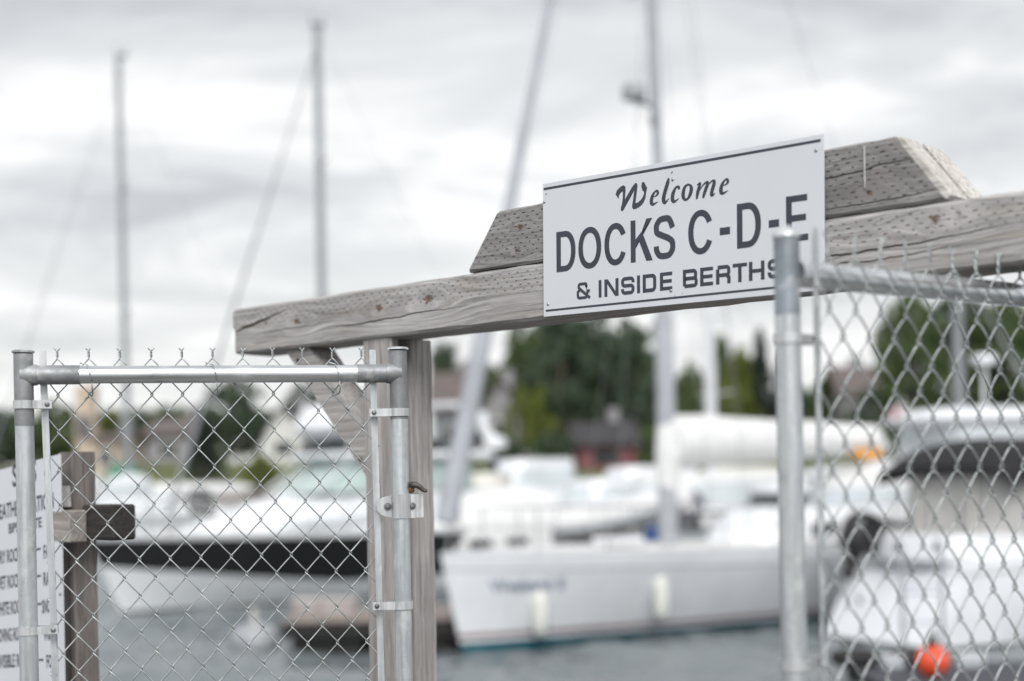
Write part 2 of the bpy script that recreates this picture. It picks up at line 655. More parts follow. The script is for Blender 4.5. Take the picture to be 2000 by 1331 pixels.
b = MB()
ys = [59, 61, 63, 65, 67, 69, 72, 76, 80, 84, 95, 120, 180, 320, 700, 1500]
xs = [-900, -400, -200] + list(range(-120, 121, 6)) + [200, 400, 900]
vs = [(x, y, ground_z(y) + (.35 * math.sin(x * .21 + y * .3) + .2 * math.sin(x * .53)) * min(1, max(0, (y - 60) / 6)) * .5) for y in ys for x in xs]
nx = len(xs)
b.add(vs, [(j * nx + i, j * nx + i + 1, (j + 1) * nx + i + 1, (j + 1) * nx + i) for j in range(len(ys) - 1) for i in range(nx - 1)])
structure(b.build('shore_bank', land_mat(), smooth=True))

DECK_Z = .75
b = MB()
W_DECK = wood('wharf_planks', (.20, .19, .18), 'X', blotch=.5)
for k in range(49):
    y0 = -1.6 + k * .145
    b.box((0, y0 + .07, DECK_Z - .02), (9.6, .138, .04), bev=.004)
for x in (-4.5, -2.2, 0, 2.2, 4.5):
    b.box((x, 1.9, DECK_Z - .15), (.14, 7.1, .219))
structure(b.build('wharf_deck', W_DECK))

# ------------------------------------------------------------------ timber gateway
ZT = EYE + .54
A = at_z(458, 604, ZT)
B_ = at_z(2000, 371, ZT)
gd = (B_ - A)
gd.z = 0
gd.normalize()
GA = math.atan2(gd.y, gd.x)                       # beam heading
gate_way = thing('timber_gateway', 'weathered grey timber gateway whose long beam rests on a post and carries a shorter timber', 'gateway',
                 (A.x, A.y, 0), GA)
# local frame: x along the beam (0 = far end, towards the right of the photo and nearer), -y is the face towards the camera
BW = .142
beam_m = wood('beam_timber', (.455, .436, .428), 'X', incise=(ZT - .075, ZT - .004, .8),
              knots=[(.305, ZT - .068, .0125), (.66, ZT - .060, .0125), (.86, ZT - .055, .0175), (.155, ZT - .056, .006), (2.33, ZT - .033, .013), (2.05, ZT - .07, .008)],
              cracks=[(.0, .27, ZT - .070, .17, .0050), (.50, 1.06, ZT - .098, .030, .0022), (1.95, 2.6, ZT - .085, .035, .0022),
                      (.10, .52, ZT - .088, .02, .0012), (2.0, 2.5, ZT - .105, .03, .0016)], warm=.3)


def timber(mb, x0, x1, y0, y1, z0, z1, ch=.007, xa0=0.0, xa1=0.0, nseg=40, wob=.0012, mi=0, seed=1):
    """squared timber along x with eased arrises, slight waviness and raked ends (xa: how far the top is set back)"""
    r_ = random.Random(seed)
    rings = []
    hh = z1 - z0
    for i in range(nseg + 1):
        t = i / nseg
        ring = []
        prof = [(y0 + ch, z0), (y1 - ch, z0), (y1, z0 + ch), (y1, z1 - ch), (y1 - ch, z1), (y0 + ch, z1), (y0, z1 - ch), (y0, z0 + ch)]
        for (yy, zz_) in prof:
            f = (zz_ - z0) / hh
            xa = x0 + xa0 * f
            xb = x1 - xa1 * f
            ring.append((xa + (xb - xa) * t, yy + r_.uniform(-wob, wob), zz_ + r_.uniform(-wob, wob)))
        rings.append(ring)
    mb.loft(rings, mi)


b = MB()
timber(b, 0, 3.6, 0, BW, ZT - .142, ZT, nseg=60)
beam = b.build('beam', beam_m, gate_way)
b = MB()   # splinter step of the checked far end
timber(b, -.010, .0, .0015, BW * .55, ZT - .064, ZT - .004, ch=.006, nseg=2)
b.build('split_end', beam_m, beam)

blk_m = wood('block_timber', (.32, .306, .300), 'X', incise=(ZT + .010, ZT + .151, 1.0),
             knots=[(1.20, ZT + .100, .0085), (1.185, ZT + .042, .007), (2.18, ZT + .045, .008)],
             cracks=[(2.02, 2.4, ZT + .085, .06, .0018), (2.05, 2.5, ZT + .022, .015, .0015)], blotch=.6)
end_m = wood('sawn_end_grain', (.66, .63, .59), 'X', cracks=(), grain=.5, blotch=.55)
b = MB()
timber(b, 1.012, 2.352, .002, .208, ZT + .004, ZT + .152, ch=.006, xa0=.112, xa1=.110, nseg=30, seed=4)
blk = b.build('cap_block', blk_m, gate_way)
# the weathered saw cut on the near raked end: two strips with the open check between
b = MB()
na = Vector((.148, 0, .110)).normalized()
for (ya, yb) in ((.006, .088), (.108, .204)):
    p0 = Vector((2.352, 0, ZT + .006))
    p1 = Vector((2.2455, 0, ZT + .1435))
    vs = []
    for p in (p0, p1):
        for yy in (ya, yb):
            for o_ in (.0, .013):
                vs.append(p + Vector((0, yy, 0)) + na * o_)
    b.add(vs, [(0, 1, 3, 2), (4, 6, 7, 5), (1, 5, 7, 3), (0, 2, 6, 4), (0, 4, 5, 1), (2, 3, 7, 6)])
b.build('sawn_end', end_m, blk)
# pale drip of bird lime on the block
b = MB()
dx = 2.175
pts = [(dx - .0014, ZT + .143), (dx + .0018, ZT + .144), (dx + .0010, ZT + .10), (dx + .0015, ZT + .075), (dx + .0005, ZT + .055), (dx - .0005, ZT + .055), (dx - .0014, ZT + .08), (dx - .0008, ZT + .11)]
b.prism(pts, .0005, -.0018)
b.build('pale_drip', plain('bird_lime', (.60, .59, .56), .8, 0, .15, 50), blk)

# post: two squared timbers with a recess between
post_m = wood('post_timber', (.43, .405, .398), 'Z', incise=(-.2, .4, .75), knots=[(1.30, .03, .01)], cracks=[(.9, 1.9, .07, .0, .0012)], blotch=.4)


def post_x(u):
    q = ray(u, 800)
    n_ = Vector((-gd.y, gd.x, 0))
    t = (A - Vector((0, 0, EYE))).dot(n_) / q.dot(n_)
    return (Vector((0, 0, EYE)) + q * t - A).dot(gd)


PX0, PX1 = post_x(704), post_x(758)


def upright(mb, x0, x1, y0, y1, z0, z1, ch=.005, n=30, wob=.0008, seed=2):
    r_ = random.Random(seed)
    rings = []
    for i in range(n + 1):
        z = z0 + (z1 - z0) * i / n
        rings.append([(a + r_.uniform(-wob, wob), c + r_.uniform(-wob, wob), z) for (a, c) in
                      [(x0 + ch, y0), (x1 - ch, y0), (x1, y0 + ch), (x1, y1 - ch), (x1 - ch, y1), (x0 + ch, y1), (x0, y1 - ch), (x0, y0 + ch)]])
    mb.loft(rings)


b = MB()
upright(b, PX0, PX1, .012, .046, DECK_Z - .3, ZT - .1425, seed=3)
upright(b, PX0, PX1 - .003, .094, .181, DECK_Z - .3, ZT - .1425, seed=5)
upright(b, PX0 + .004, PX1 - .040, .046, .094, DECK_Z - .3, ZT - .1435, seed=6)
b.build('post', post_m, gate_way)
# knee brace in the plane of the beam, far side of the post
b = MB()
brace_m = wood('brace_timber', (.44, .418, .405), 'X', blotch=.3)
bx0, bx1 = post_x(546), PX0 - .001
zb0, zb1 = ZT - .143, at(704, 938, 4.05).z
wdt = .083
v = Vector((bx1 - bx0, 0, zb1 - zb0)).normalized()
up = Vector((-v.z, 0, v.x))
if up.z < 0:
    up = -up
hw = wdt / abs(up.x) if abs(up.x) > .1 else wdt
# parallelogram cut level at the beam and plumb at the post
ht = wdt / abs(v.x)
wt_ = wdt / abs(v.z)
pl = [(bx0, zb0), (bx0 + wt_, zb0), (bx1, zb1 + ht - 0.0), (bx1, zb1)]
b.prism(pl, .026, .124)
b.build('brace', brace_m, gate_way)
for (x, z) in ((bx0 + .06, zb0 - .035), (bx1 - .03, zb1 + .06)):
    b = MB()
    b.lathe([(.0001, -.004), (.006, -.0035), (.0075, 0), (.0075, .003)], (x, .0255, z), 10, ax='Y')
    b.build('brace_bolt', M['rust'], gate_way)

# ------------------------------------------------------------------ welcome sign
SG0, SGZ = 1.2805, EYE + .4007
SW, SH = .798, .336
sp = A + gd * SG0
gn = Vector((gd.y, -gd.x, 0))                    # towards the camera
if gn.y > 0:
    gn = -gn
so = Vector((sp.x, sp.y, SGZ)) + gn * .0075
welcome = thing('welcome_sign', 'white rectangular sign reading Welcome DOCKS C-D-E & INSIDE BERTHS, screwed to the timber beam', 'sign', so, GA)
welcome.rotation_euler = (0, R(.92), GA)
b = MB()
b.box((SW / 2, .0015, SH / 2), (SW, .003, SH), bev=.0006)
panel = b.build('panel', M['sign_white'], welcome)


def stroke2d(pts, w, closed=False):
    """centre line with width -> list of quads (2-D)"""
    P2 = [Vector((p[0], p[1])) for p in pts]
    n = len(P2)
    ww = w if isinstance(w, (list, tuple)) else [w] * n
    Lf, Rt = [], []
    for i in range(n):
        if closed:
            a, c = P2[i] - P2[i - 1], P2[(i + 1) % n] - P2[i]
        else:
            a = P2[i] - P2[i - 1] if i else P2[1] - P2[0]
            c = P2[i + 1] - P2[i] if i < n - 1 else a
        a = a.normalized()
        c = c.normalized()
        na_ = Vector((-a.y, a.x))
        nc = Vector((-c.y, c.x))
        mm = na_ + nc
        mm = mm.normalized() if mm.length > 1e-6 else na_
        k = 1 / max(.35, mm.dot(na_))
        Lf.append(P2[i] + mm * ww[i] / 2 * k)
        Rt.append(P2[i] - mm * ww[i] / 2 * k)
    q = []
    for i in range(n if closed else n - 1):
        j = (i + 1) % n
        q.append([Lf[i], Lf[j], Rt[j], Rt[i]])
    return q


class Ink:
    """flat vinyl lettering on the x-z plane, mm units, sitting just proud of y = 0"""

    def __init__(self, scale=.001):
        self.mb = MB()
        self.k = 0
        self.s = scale

    def polys(self, polys):
        s = self.s
        y = -.00035 - .00002 * (self.k % 7)
        self.k += 1
        for p in polys:
            n = len(p)
            area = sum(p[i][0] * p[(i + 1) % n][1] - p[(i + 1) % n][0] * p[i][1] for i in range(n))
            pp = p if area > 0 else p[::-1]
            self.mb.add([(q[0] * s, y, q[1] * s) for q in pp], [tuple(range(n))])

    def st(self, pts, w, closed=False):
        self.polys(stroke2d(pts, w, closed))

    def build(self, name, mat, parent):
        return self.mb.build(name, mat, parent, fix=False)


def arc(cx_, cy_, rx, ry, a0, a1, n=14, p=2.0):
    out = []
    for i in range(n + 1):
        a = R(a0 + (a1 - a0) * i / n)
        c, s = math.cos(a), math.sin(a)
        out.append((cx_ + rx * math.copysign(abs(c) ** (2 / p), c), cy_ + ry * math.copysign(abs(s) ** (2 / p), s)))
    return out


def helv(I, ch, x0, x1, y0, y1, w, hw=None):
    """grotesque capitals; w = stem, hw = bar thickness"""
    hw = hw or w
    a, b_ = x0 + w / 2, x1 - w / 2
    lo, hi = y0 + hw / 2, y1 - hw / 2
    mid = (y0 + y1) / 2
    if ch == 'D':
        xm = x0 + (x1 - x0) * .46
        I.st([(a, lo), (a, hi), (xm, hi)] + arc(xm, mid, b_ - xm, hi - mid, 84, -84, 18, 2.15) + [(xm, lo)], w, True)
    elif ch == 'O':
        I.st(arc((a + b_) / 2, mid, (b_ - a) / 2, (hi - lo) / 2 + .9, 0, 351, 39, 2.12), w, True)
    elif ch == 'C':
        I.st(arc((a + b_) / 2, mid, (b_ - a) / 2, (hi - lo) / 2 + .9, 27, 333, 38, 2.12), w)
    elif ch == 'K':
        I.st([(a, y0), (a, y1)], w)
        I.polys([[(x0 + w * .9, y0 + (y1 - y0) * .30), (x1 - w * 1.25, y1), (x1 - .5, y1), (x0 + w * .9, y0 + (y1 - y0) * .53)]])
        I.polys([[(x0 + w * 1.45, y0 + (y1 - y0) * .58), (x0 + w * 2.35, y0 + (y1 - y0) * .70), (x1, y0), (x1 - w * 1.28, y0)]])
    elif ch == 'S':
        H_ = y1 - y0
        W_ = x1 - x0
        pts = [(x1 - w * .52, y0 + H_ * .70), (x1 - w * .75, y0 + H_ * .80), (x0 + W_ * .70, hi - 1), (x0 + W_ * .50, hi + .8), (x0 + W_ * .28, hi - 1.5), (a + .4, y0 + H_ * .80),
               (a - .2, y0 + H_ * .72), (a + 2.2, y0 + H_ * .62), (x0 + W_ * .40, y0 + H_ * .545), (x0 + W_ * .66, y0 + H_ * .475), (b_ - 2.0, y0 + H_ * .39), (b_ + .2, y0 + H_ * .28),
               (b_ - 1, y0 + H_ * .19), (x0 + W_ * .72, lo + 1.2), (x0 + W_ * .50, lo - .8), (x0 + W_ * .27, lo + 1.5), (a + .6, y0 + H_ * .20), (x0 + w * .46, y0 + H_ * .31)]
        sm = [(p.x, p.y) for p in smooth_path([(q[0], q[1], 0) for q in pts], 4)]
        I.st(sm, w)
    elif ch == 'E':
        I.st([(a, y0), (a, y1)], w)
        for yy, f in ((hi, 1), (mid + .6, .94), (lo, 1.04)):
            I.st([(x0 + w * .5, yy), (x0 + (x1 - x0) * f, yy)], hw)
    elif ch == '-':
        I.st([(x0, mid), (x1, mid)], y1 - y0)


def euro(I, ch, x0, x1, y0, y1, w, hw=None):
    """square-shouldered wide capitals"""
    hw = hw or w * .92
    a, b_ = x0 + w / 2, x1 - w / 2
    lo, hi = y0 + hw / 2, y1 - hw / 2
    mid = (y0 + y1) / 2
    r_ = min(7.5, (x1 - x0) * .22)

    def rnd(cxx, cyy, q):
        return arc(cxx, cyy, r_, r_, *{'tr': (90, 0), 'br': (0, -90), 'bl': (270, 180), 'tl': (180, 90)}[q], 5)
    if ch == 'I':
        I.st([(a, y0), (a, y1)], x1 - x0)
    elif ch == 'N':
        I.st([(a, y0), (a, y1)], w)
        I.st([(b_, y0), (b_, y1)], w)
        I.polys([[(x0 + .4, y1), (x0 + w * 1.15, y1), (x1 - .4, y0), (x1 - w * 1.15, y0)]])
    elif ch == 'S':
        I.st([(b_, y0 + (y1 - y0) * .66)] + rnd(b_ - r_, hi - r_, 'tr')[::-1][0:] + rnd(a + r_, hi - r_, 'tl')[::-1] + rnd(a + r_, mid + r_, 'bl')[::-1]
             + rnd(b_ - r_, mid - r_, 'tr') + rnd(b_ - r_, lo + r_, 'br') + rnd(a + r_, lo + r_, 'bl') + [(a, y0 + (y1 - y0) * .34)], w * .95)
    elif ch == 'D':
        I.st([(a, lo), (a, hi)] + rnd(b_ - r_ * 1.3, hi - r_, 'tr') + rnd(b_ - r_ * 1.3, lo + r_, 'br'), w, True)
    elif ch == 'E':
        I.st([(a, y0), (a, y1)], w)
        for yy, f in ((hi, 1), (mid, .96), (lo, 1)):
            I.st([(x0 + w * .5, yy), (x0 + (x1 - x0) * f, yy)], hw)
    elif ch == 'B':
        q = r_ * .8
        I.st([(a, lo), (a, hi), (b_ - q - 1.5, hi)] + arc(b_ - q - 1.5, hi - q, q, q, 85, 0, 4) + [(b_ - 1.5, mid + q)] + arc(b_ - q - 1.5, mid + q, q, q, -5, -90, 4) + [(a, mid)], w * .95)
        I.st([(a, mid), (b_ - q, mid)] + arc(b_ - q, mid - q, q, q, 85, 0, 4) + arc(b_ - q, lo + q, q, q, -5, -90, 4) + [(a, lo)], w * .95)
    elif ch == 'R':
        q = r_ * .8
        I.st([(a, y0), (a, y1 - hw)], w)
        I.st([(a, hi), (b_ - q, hi)] + arc(b_ - q, hi - q, q, q, 85, 0, 4) + [(b_, mid - 1 + q)] + arc(b_ - q, mid - 1 + q, q, q, -5, -90, 4) + [(a, mid - 1)], w * .95)
        I.st([(b_ - w * .7, mid - 1), (b_ + .3, mid - 7), (b_ + .3, y0)], w)
    elif ch == 'T':
        I.st([(x0, hi), (x1, hi)], hw)
        I.st([((x0 + x1) / 2, y0), ((x0 + x1) / 2, hi)], w)
    elif ch == 'H':
        I.st([(a, y0), (a, y1)], w)
        I.st([(b_, y0), (b_, y1)], w)
        I.st([(a, mid), (b_, mid)], hw)
    elif ch == '&':
        W_, H_ = x1 - x0, y1 - y0
        I.st([(x0 + W_ * .72, y0 + H_ * .70), (x0 + W_ * .72, y0 + H_ * .84)] + arc(x0 + W_ * .60, y1 - hw / 2 - 5, W_ * .12, 5, 0, 90, 4) + arc(x0 + W_ * .28, y1 - hw / 2 - 5, W_ * .10, 5, 90, 180, 4)
             + [(x0 + W_ * .18, y0 + H_ * .70), (x0 + W_ * .26, y0 + H_ * .62), (x1 - W_ * .02, y0 + H_ * .05)], w * .82)
        I.st([(x0 + W_ * .30, y0 + H_ * .60), (x0 + W_ * .12, y0 + H_ * .46), (x0 + W_ * .11, y0 + H_ * .24)] + arc(x0 + W_ * .25, y0 + hw / 2 + 6, W_ * .14, 6, 190, 270, 4)
             + arc(x0 + W_ * .62, y0 + hw / 2 + 6, W_ * .14, 6, 270, 350, 4) + [(x0 + W_ * .78, y0 + H_ * .34), (x0 + W_ * .80, y0 + H_ * .47), (x0 + W_ * .97, y0 + H_ * .47)], w * .82)


I1 = Ink()
Wp = [(241.3, 266.8), (232.3, 279.1), (236.0, 287.9), (245.5, 295.0), (256.1, 298.2), (261.8, 294.6), (262.8, 286.2), (261.6, 275.3), (260.4, 263.4), (271.8, 277.6), (282.5, 290.9), (291.9, 298.8), (296.4, 297.8), (298.6, 291.5), (295.9, 274.4), (291.9, 251.1), (298.7, 251.1), (308.0, 256.3), (313.8, 262.9), (317.4, 269.7), (317.1, 274.9), (313.0, 277.6), (309.9, 287.2), (310.8, 296.2), (314.0, 298.3), (318.0, 297.1), (322.0, 291.0), (324.1, 285.3), (326.8, 285.3), (325.5, 276.9), (323.8, 272.5), (322.1, 260.0), (316.9, 249.7), (307.6, 241.7), (293.8, 236.5), (285.8, 236.8), (282.0, 240.4), (282.1, 246.8), (285.2, 261.1), (288.5, 280.9), (278.5, 267.5), (266.6, 252.4), (255.8, 238.1), (252.3, 235.8), (248.1, 238.5), (247.8, 243.7), (251.5, 254.4), (254.2, 268.8), (254.6, 283.6), (248.7, 281.6), (242.7, 275.9)]
I1.polys([Wp])


def brush(I, spec, closed=False):
    p = smooth_path([(q[0], q[1], q[2]) for q in spec], 5, closed)
    I.st([(q.x, q.y) for q in p], [max(.6, q.z * 1.18) for q in p], closed)


e_sp = [(346.0, 258.3, 1.5), (353.2, 260.5, 3.4), (357.8, 265.3, 5.7), (356.1, 271.0, 5.6), (350.1, 270.5, 3.9), (343.2, 262.7, 6.8), (339.6, 254.1, 8.2), (339.4, 245.0, 8.3), (344.9, 241.2, 5.6), (358.4, 245.6, 1.0)]
brush(I1, e_sp)
brush(I1, [(x + 195.6, y + .4, w) for x, y, w in e_sp])
brush(I1, [(389.6, 297.2, 3.4), (387.6, 289.3, 7.8), (383.7, 279.0, 8.9), (379.0, 266.8, 9), (375.2, 254.9, 9), (374.9, 245.1, 9.1), (379.4, 240.8, 5.7), (390.7, 249.8, 1.0)])
brush(I1, [(419.0, 266.4, 4.5), (417.5, 272.4, 5.6), (409.9, 271.9, 4.8), (403.1, 262.0, 7.8), (400.0, 251.6, 8.5), (401.1, 243.0, 8.3), (406.9, 240.0, 5.2), (418.6, 246.0, 1.0)])
brush(I1, [(447.9, 273.6, 3.9), (436.9, 271.4, 5.7), (431.3, 260.2, 8), (430.5, 248.8, 8), (435.1, 240.8, 5.4), (443.4, 242.0, 5.2), (450.7, 252.0, 8), (453.4, 265.0, 8)], True)
brush(I1, [(468.8, 269.6, 1.5), (477.4, 273.0, 4.8), (475.5, 264.8, 7.2), (470.9, 251.2, 7.6), (468.1, 237.3, 3.9)])
brush(I1, [(472.0, 251.1, 1.4), (486.2, 267.8, 3.0), (496.9, 272.8, 5.2), (497.8, 267.1, 7.4), (491.1, 252.1, 7.6), (485.5, 237.7, 5.2)])
brush(I1, [(490.1, 254.0, 1.4), (505.2, 270.5, 3.0), (515.8, 273.7, 5.2), (516.1, 266.3, 7.8), (511.1, 253.0, 8), (509.2, 243.0, 7.8), (513.0, 240.9, 4.6), (518.9, 245.2, 1.0)])
I1.build('welcome_lettering', M['sign_ink'], panel)

I2 = Ink()
for ch, x0, x1, yy in (('D', 44, 106, 108.3), ('O', 115, 187, 108.5), ('C', 197, 265, 108.8), ('K', 277, 342, 109.4), ('S', 346, 407, 109.6),
                       ('C', 444, 513, 110.2), ('D', 577, 640, 111.6), ('E', 704, 757, 112)):
    helv(I2, ch, x0, x1, yy, yy + 100.5, 14.6, 14.2)
helv(I2, '-', 531, 558.5, 147, 164, 17)
helv(I2, '-', 660, 686.5, 149, 166, 17)
I2.build('docks_lettering', M['sign_ink'], panel)

I3 = Ink()
for ch, x0, x1 in (('&', 107.5, 152), ('I', 178, 187), ('N', 196, 239.5), ('S', 247, 288), ('I', 295, 304), ('D', 312, 354), ('E', 362.5, 398), ('B', 428, 470),
                   ('E', 476.5, 512), ('R', 520, 559), ('T', 565, 603), ('H', 608, 648.5), ('S', 656.5, 697)):
    y0 = 34.0 + (x0 - 178) * .0050
    euro(I3, ch, x0, x1, y0, y0 + 42.6, 9.2)
I3.build('berths_lettering', M['sign_ink'], panel)
I4 = Ink()
I4.st([(3.2, 322.2), (790.5, 322.8)], 6.2)
I4.st([(7.6, 14.9), (790.5, 16.0)], 5.2)
I4.build('border_lines', M['sign_ink'], panel)
for (x, z) in ((5.2, 289.6), (401.2, 292.3), (779, 303), (15, 31.0), (394, 33), (783, 31)):
    b = MB()
    b.lathe([(.0001, -.0026), (.0022, -.0023), (.0038, -.0012), (.0042, .0)], (x / 1000, 0, z / 1000), 14, ax='Y')
    b.build('screw', M['screw'], welcome, smooth=True)
hole_m = plain('dark_screw_hole', (.06, .05, .05), .9)
for (x, z, r_) in ((11.3, 308.7, 2.0), (399, 309, 2.1), (396.5, 306, 1.0), (405.4, 20, 1.0), (427, 23.5, 1.1)):
    I5 = Ink()
    I5.polys([arc(x, z, r_, r_, 0, 330, 11)])
    I5.build('old_screw_hole', hole_m, panel)


# ------------------------------------------------------------------ chain-link gates
def chain_mesh(mb, cols, V, z_top, z_bot, half, wire=.0019, dep=.0042, seg=6, splay=.0105, rnd=0.0, spike=.036, lean=0.0, vee=.012):
    """interlocked zig-zag pickets; cols = x of the whole-number columns, half = half the column pitch.
    local frame: x along the panel, z up, y across"""
    r_ = random.Random(3)
    for x_l, x_r, whole_left in cols:
        zs = z_top
        pts = []
        n_half = int((z_top - z_bot) / (V / 2))
        left = whole_left
        tw = 1 if whole_left else -1
        xs_ = x_l if whole_left else x_r
        # twisted, splayed top
        jx, jy = r_.uniform(-rnd, rnd), r_.uniform(-rnd, rnd)
        pts.append((xs_ + tw * splay * .72 + jx * 2, jy * 2, zs + spike + vee))
        pts.append((xs_ + tw * splay * .35 + jx * 1.4, jy, zs + spike + vee * .4))
        for k in range(9):
            an = k / 8 * 2.5 * math.pi + (0 if whole_left else math.pi)
            rr = wire * 1.05
            pts.append((xs_ + math.cos(an) * rr + jx * (1 - k / 8), math.sin(an) * rr + jy * (1 - k / 8), zs + spike * (1 - k / 8) + .002))
        e = wire * 1.15
        for i in range(n_half):
            za = zs - i * V / 2
            zb = za - V / 2
            xa, xb = (x_l - e, x_r + e) if left else (x_r + e, x_l - e)
            if i == 0:
                xa = xs_
            sgn = -1 if left else 1
            wob = r_.uniform(-rnd, rnd) * .6
            for t, y_, sx in ((.04, .35, .0), (.16, .85, .155), (.5, 1.0, .5), (.84, .85, .845), (.96, .35, 1.0)):
                pts.append((xa + (xb - xa) * sx + wob * (1 - abs(2 * t - 1)), sgn * dep * y_, za + (zb - za) * t))
            left = not left
        mb.tube(smooth_path(pts, 2), wire, seg, cap=True)


def band_mesh(mb, r, z, length, thick=.0028, h=.019, dirx=1):
    """strap round a pipe of radius r at height z, both ends run out along dirx"""
    n = 18
    outer, inner = [], []
    a0 = R(28)
    seq = [(length * dirx, -.0045)] + [(math.cos(a0 + (2 * math.pi - 2 * a0) * i / n) * (r + .001) * dirx, -math.sin(a0 + (2 * math.pi - 2 * a0) * i / n) * (r + .001)) for i in range(n + 1)] + [(length * dirx, .0045)]
    P2 = [Vector((p[0], p[1])) for p in seq]
    k = len(P2)
    for i in range(k):
        t = (P2[min(i + 1, k - 1)] - P2[max(0, i - 1)]).normalized()
        nn = Vector((-t.y, t.x)) * thick * (1 if dirx > 0 else -1)
        inner.append(P2[i])
        outer.append(P2[i] + nn * -1 if (P2[i] + nn).length < P2[i].length else P2[i] + nn)
    rings = []
    for a, c in zip(inner, outer):
        rings.append([(a.x, a.y, z - h / 2), (c.x, c.y, z - h / 2), (c.x, c.y, z + h / 2), (a.x, a.y, z + h / 2)])
    mb.loft(rings)


def v_to_z(u, v, Y):
    return at(u, v, Y).z


# ---- left leaf (open, almost square to the view)
gl = at(46, 733, 3.28)
gr = at(778, 727, 3.45)
gv = Vector((gr.x - gl.x, gr.y - gl.y, 0))
GL = gv.length
ga = math.atan2(gv.y, gv.x)
g1 = thing('chain_link_gate', 'sharp galvanised chain link gate leaf with a fork latch, left of the timber post', 'gate', (gl.x, gl.y, 0), ga)
ZR = gl.z                                     # top rail axis
R_P = .0212


def leaf_x(u, v=800):
    n_ = Vector((-gv.y, gv.x, 0)).normalized()
    q = ray(u, v)
    t = (gl - Vector((0, 0, EYE))).dot(n_) / q.dot(n_)
    return (Vector((0, 0, EYE)) + q * t - gl).dot(gv.normalized())


z_lt = v_to_z(43, 687, 3.28)
z_rt = v_to_z(778, 681, 3.45)
Z_BOT = DECK_Z + .06
lean = -.0002
for (x, zt_, rev) in ((0, z_lt, 0), (GL, z_rt, 1)):
    b = MB()
    b.tube([(x, 0, Z_BOT), (x, 0, zt_ - .17)], R_P, 24)
    up_ = b.build('upright', M['galv'], g1, smooth=40)
    b = MB()
    b.tube([(x, 0, zt_ - .172), (x, 0, zt_ - .006)], R_P + .0004 if rev else R_P + .0008, 24)
    b.tube([(x, 0, ZR), (x + (.125 if not rev else -.100), 0, ZR)], R_P + .0012, 24)
    b.lathe([(R_P * .5, .0205), (R_P + .003, .018), (R_P + .0046, 0), (R_P + .003, -.018), (R_P * .5, -.0205)], (x + (.012 if not rev else -.012), 0, ZR), 20, ax='X')
    b.build('corner_sleeve', M['sleeve'], up_, smooth=40)
    b = MB()
    rc = R_P + .0042
    b.lathe([(.001, .0035), (rc - .004, .003), (rc, .001), (rc, -.003), (R_P, -.0045)], (x, 0, zt_), 24)
    b.build('cap', M['sleeve'] if not rev else M['galv_bright'], up_, smooth=40)
b = MB()
b.tube([(.11, 0, ZR), (GL - .09, 0, ZR)], R_P - .0006, 24)
b.build('top_rail', M['galv_bright'], g1, smooth=40)
b = MB()
b.tube([(.02, 0, Z_BOT + .05), (GL - .02, 0, Z_BOT + .05)], R_P - .0006, 24)
b.build('bottom_rail', M['galv'], g1, smooth=40)
Y_M = .028                                     # mesh hangs on the far side of the rail
tb0, tb1 = leaf_x(95, 1000), leaf_x(738.5, 1000)
for (x, zt_) in ((tb0, v_to_z(85, 684, 3.3)), (tb1, v_to_z(732, 682, 3.44))):
    b = MB()
    sl = .010 if x < .3 else .004
    b.loft([[(x + sl * k + a_, Y_M - .004 + c_, z_) for (a_, c_) in ((-.0078, -.0026), (.0078, -.0026), (.0078, .0026), (-.0078, .0026))]
            for k, z_ in ((-1, zt_), (0, zt_ - .45), (2.2, Z_BOT + .03))])
    b.build('tension_bar', M['galv'], g1)
c0 = leaf_x(109.0, 697)
c10 = leaf_x(707.9, 697)
pit = (c10 - c0) / 10
zs0 = v_to_z(111, 699, 3.31)
Vp = (v_to_z(111, 767, 3.31) - v_to_z(112, 912, 3.31)) / 2
cols = []
for k in range(11):
    xk = c0 + k * pit
    if k:
        cols.append((xk - pit / 2, xk, False))
    else:
        cols.append((max(xk - pit / 2, tb0 - .006), xk, False))
    if k < 10:
        cols.append((xk, xk + pit / 2, True))
    else:
        cols.append((xk, min(xk + pit / 2, tb1 + .006), True))
b = MB()
chain_mesh(b, cols, Vp, zs0, Z_BOT + .03, pit / 2, wire=.00168, dep=.0040, seg=6, rnd=.0012, spike=.0165, splay=.0085, vee=.007)
mo = b.build('wire_mesh', M['wire'], g1, smooth=True)
mo.location = (0, Y_M, 0)
for (x, zz_, d_, ln) in ((0, v_to_z(43, 791, 3.28), 1, tb0 + .012), (0, v_to_z(50, 1232, 3.28), 1, tb0 + .016),
                        (GL, v_to_z(778, 806, 3.45), -1, GL - tb1 + .016), (GL, v_to_z(786, 1182, 3.45), -1, GL - tb1 + .018)):
    b = MB()
    band_mesh(b, R_P, zz_, ln, dirx=d_)
    o = b.build('tension_band', M['band'], g1)
    o.location = (x, 0, 0)
    b = MB()
    bx_ = (ln - .010) * d_
    b.lathe([(.0001, -.0125), (.004, -.012), (.0058, -.0105), (.0062, -.0075)], (bx_, 0, zz_), 12, ax='Y')
    b.tube([(bx_, -.009, zz_), (bx_, .016, zz_)], .0032, 8)
    b.build('carriage_bolt', M['bolt'], o, smooth=40)
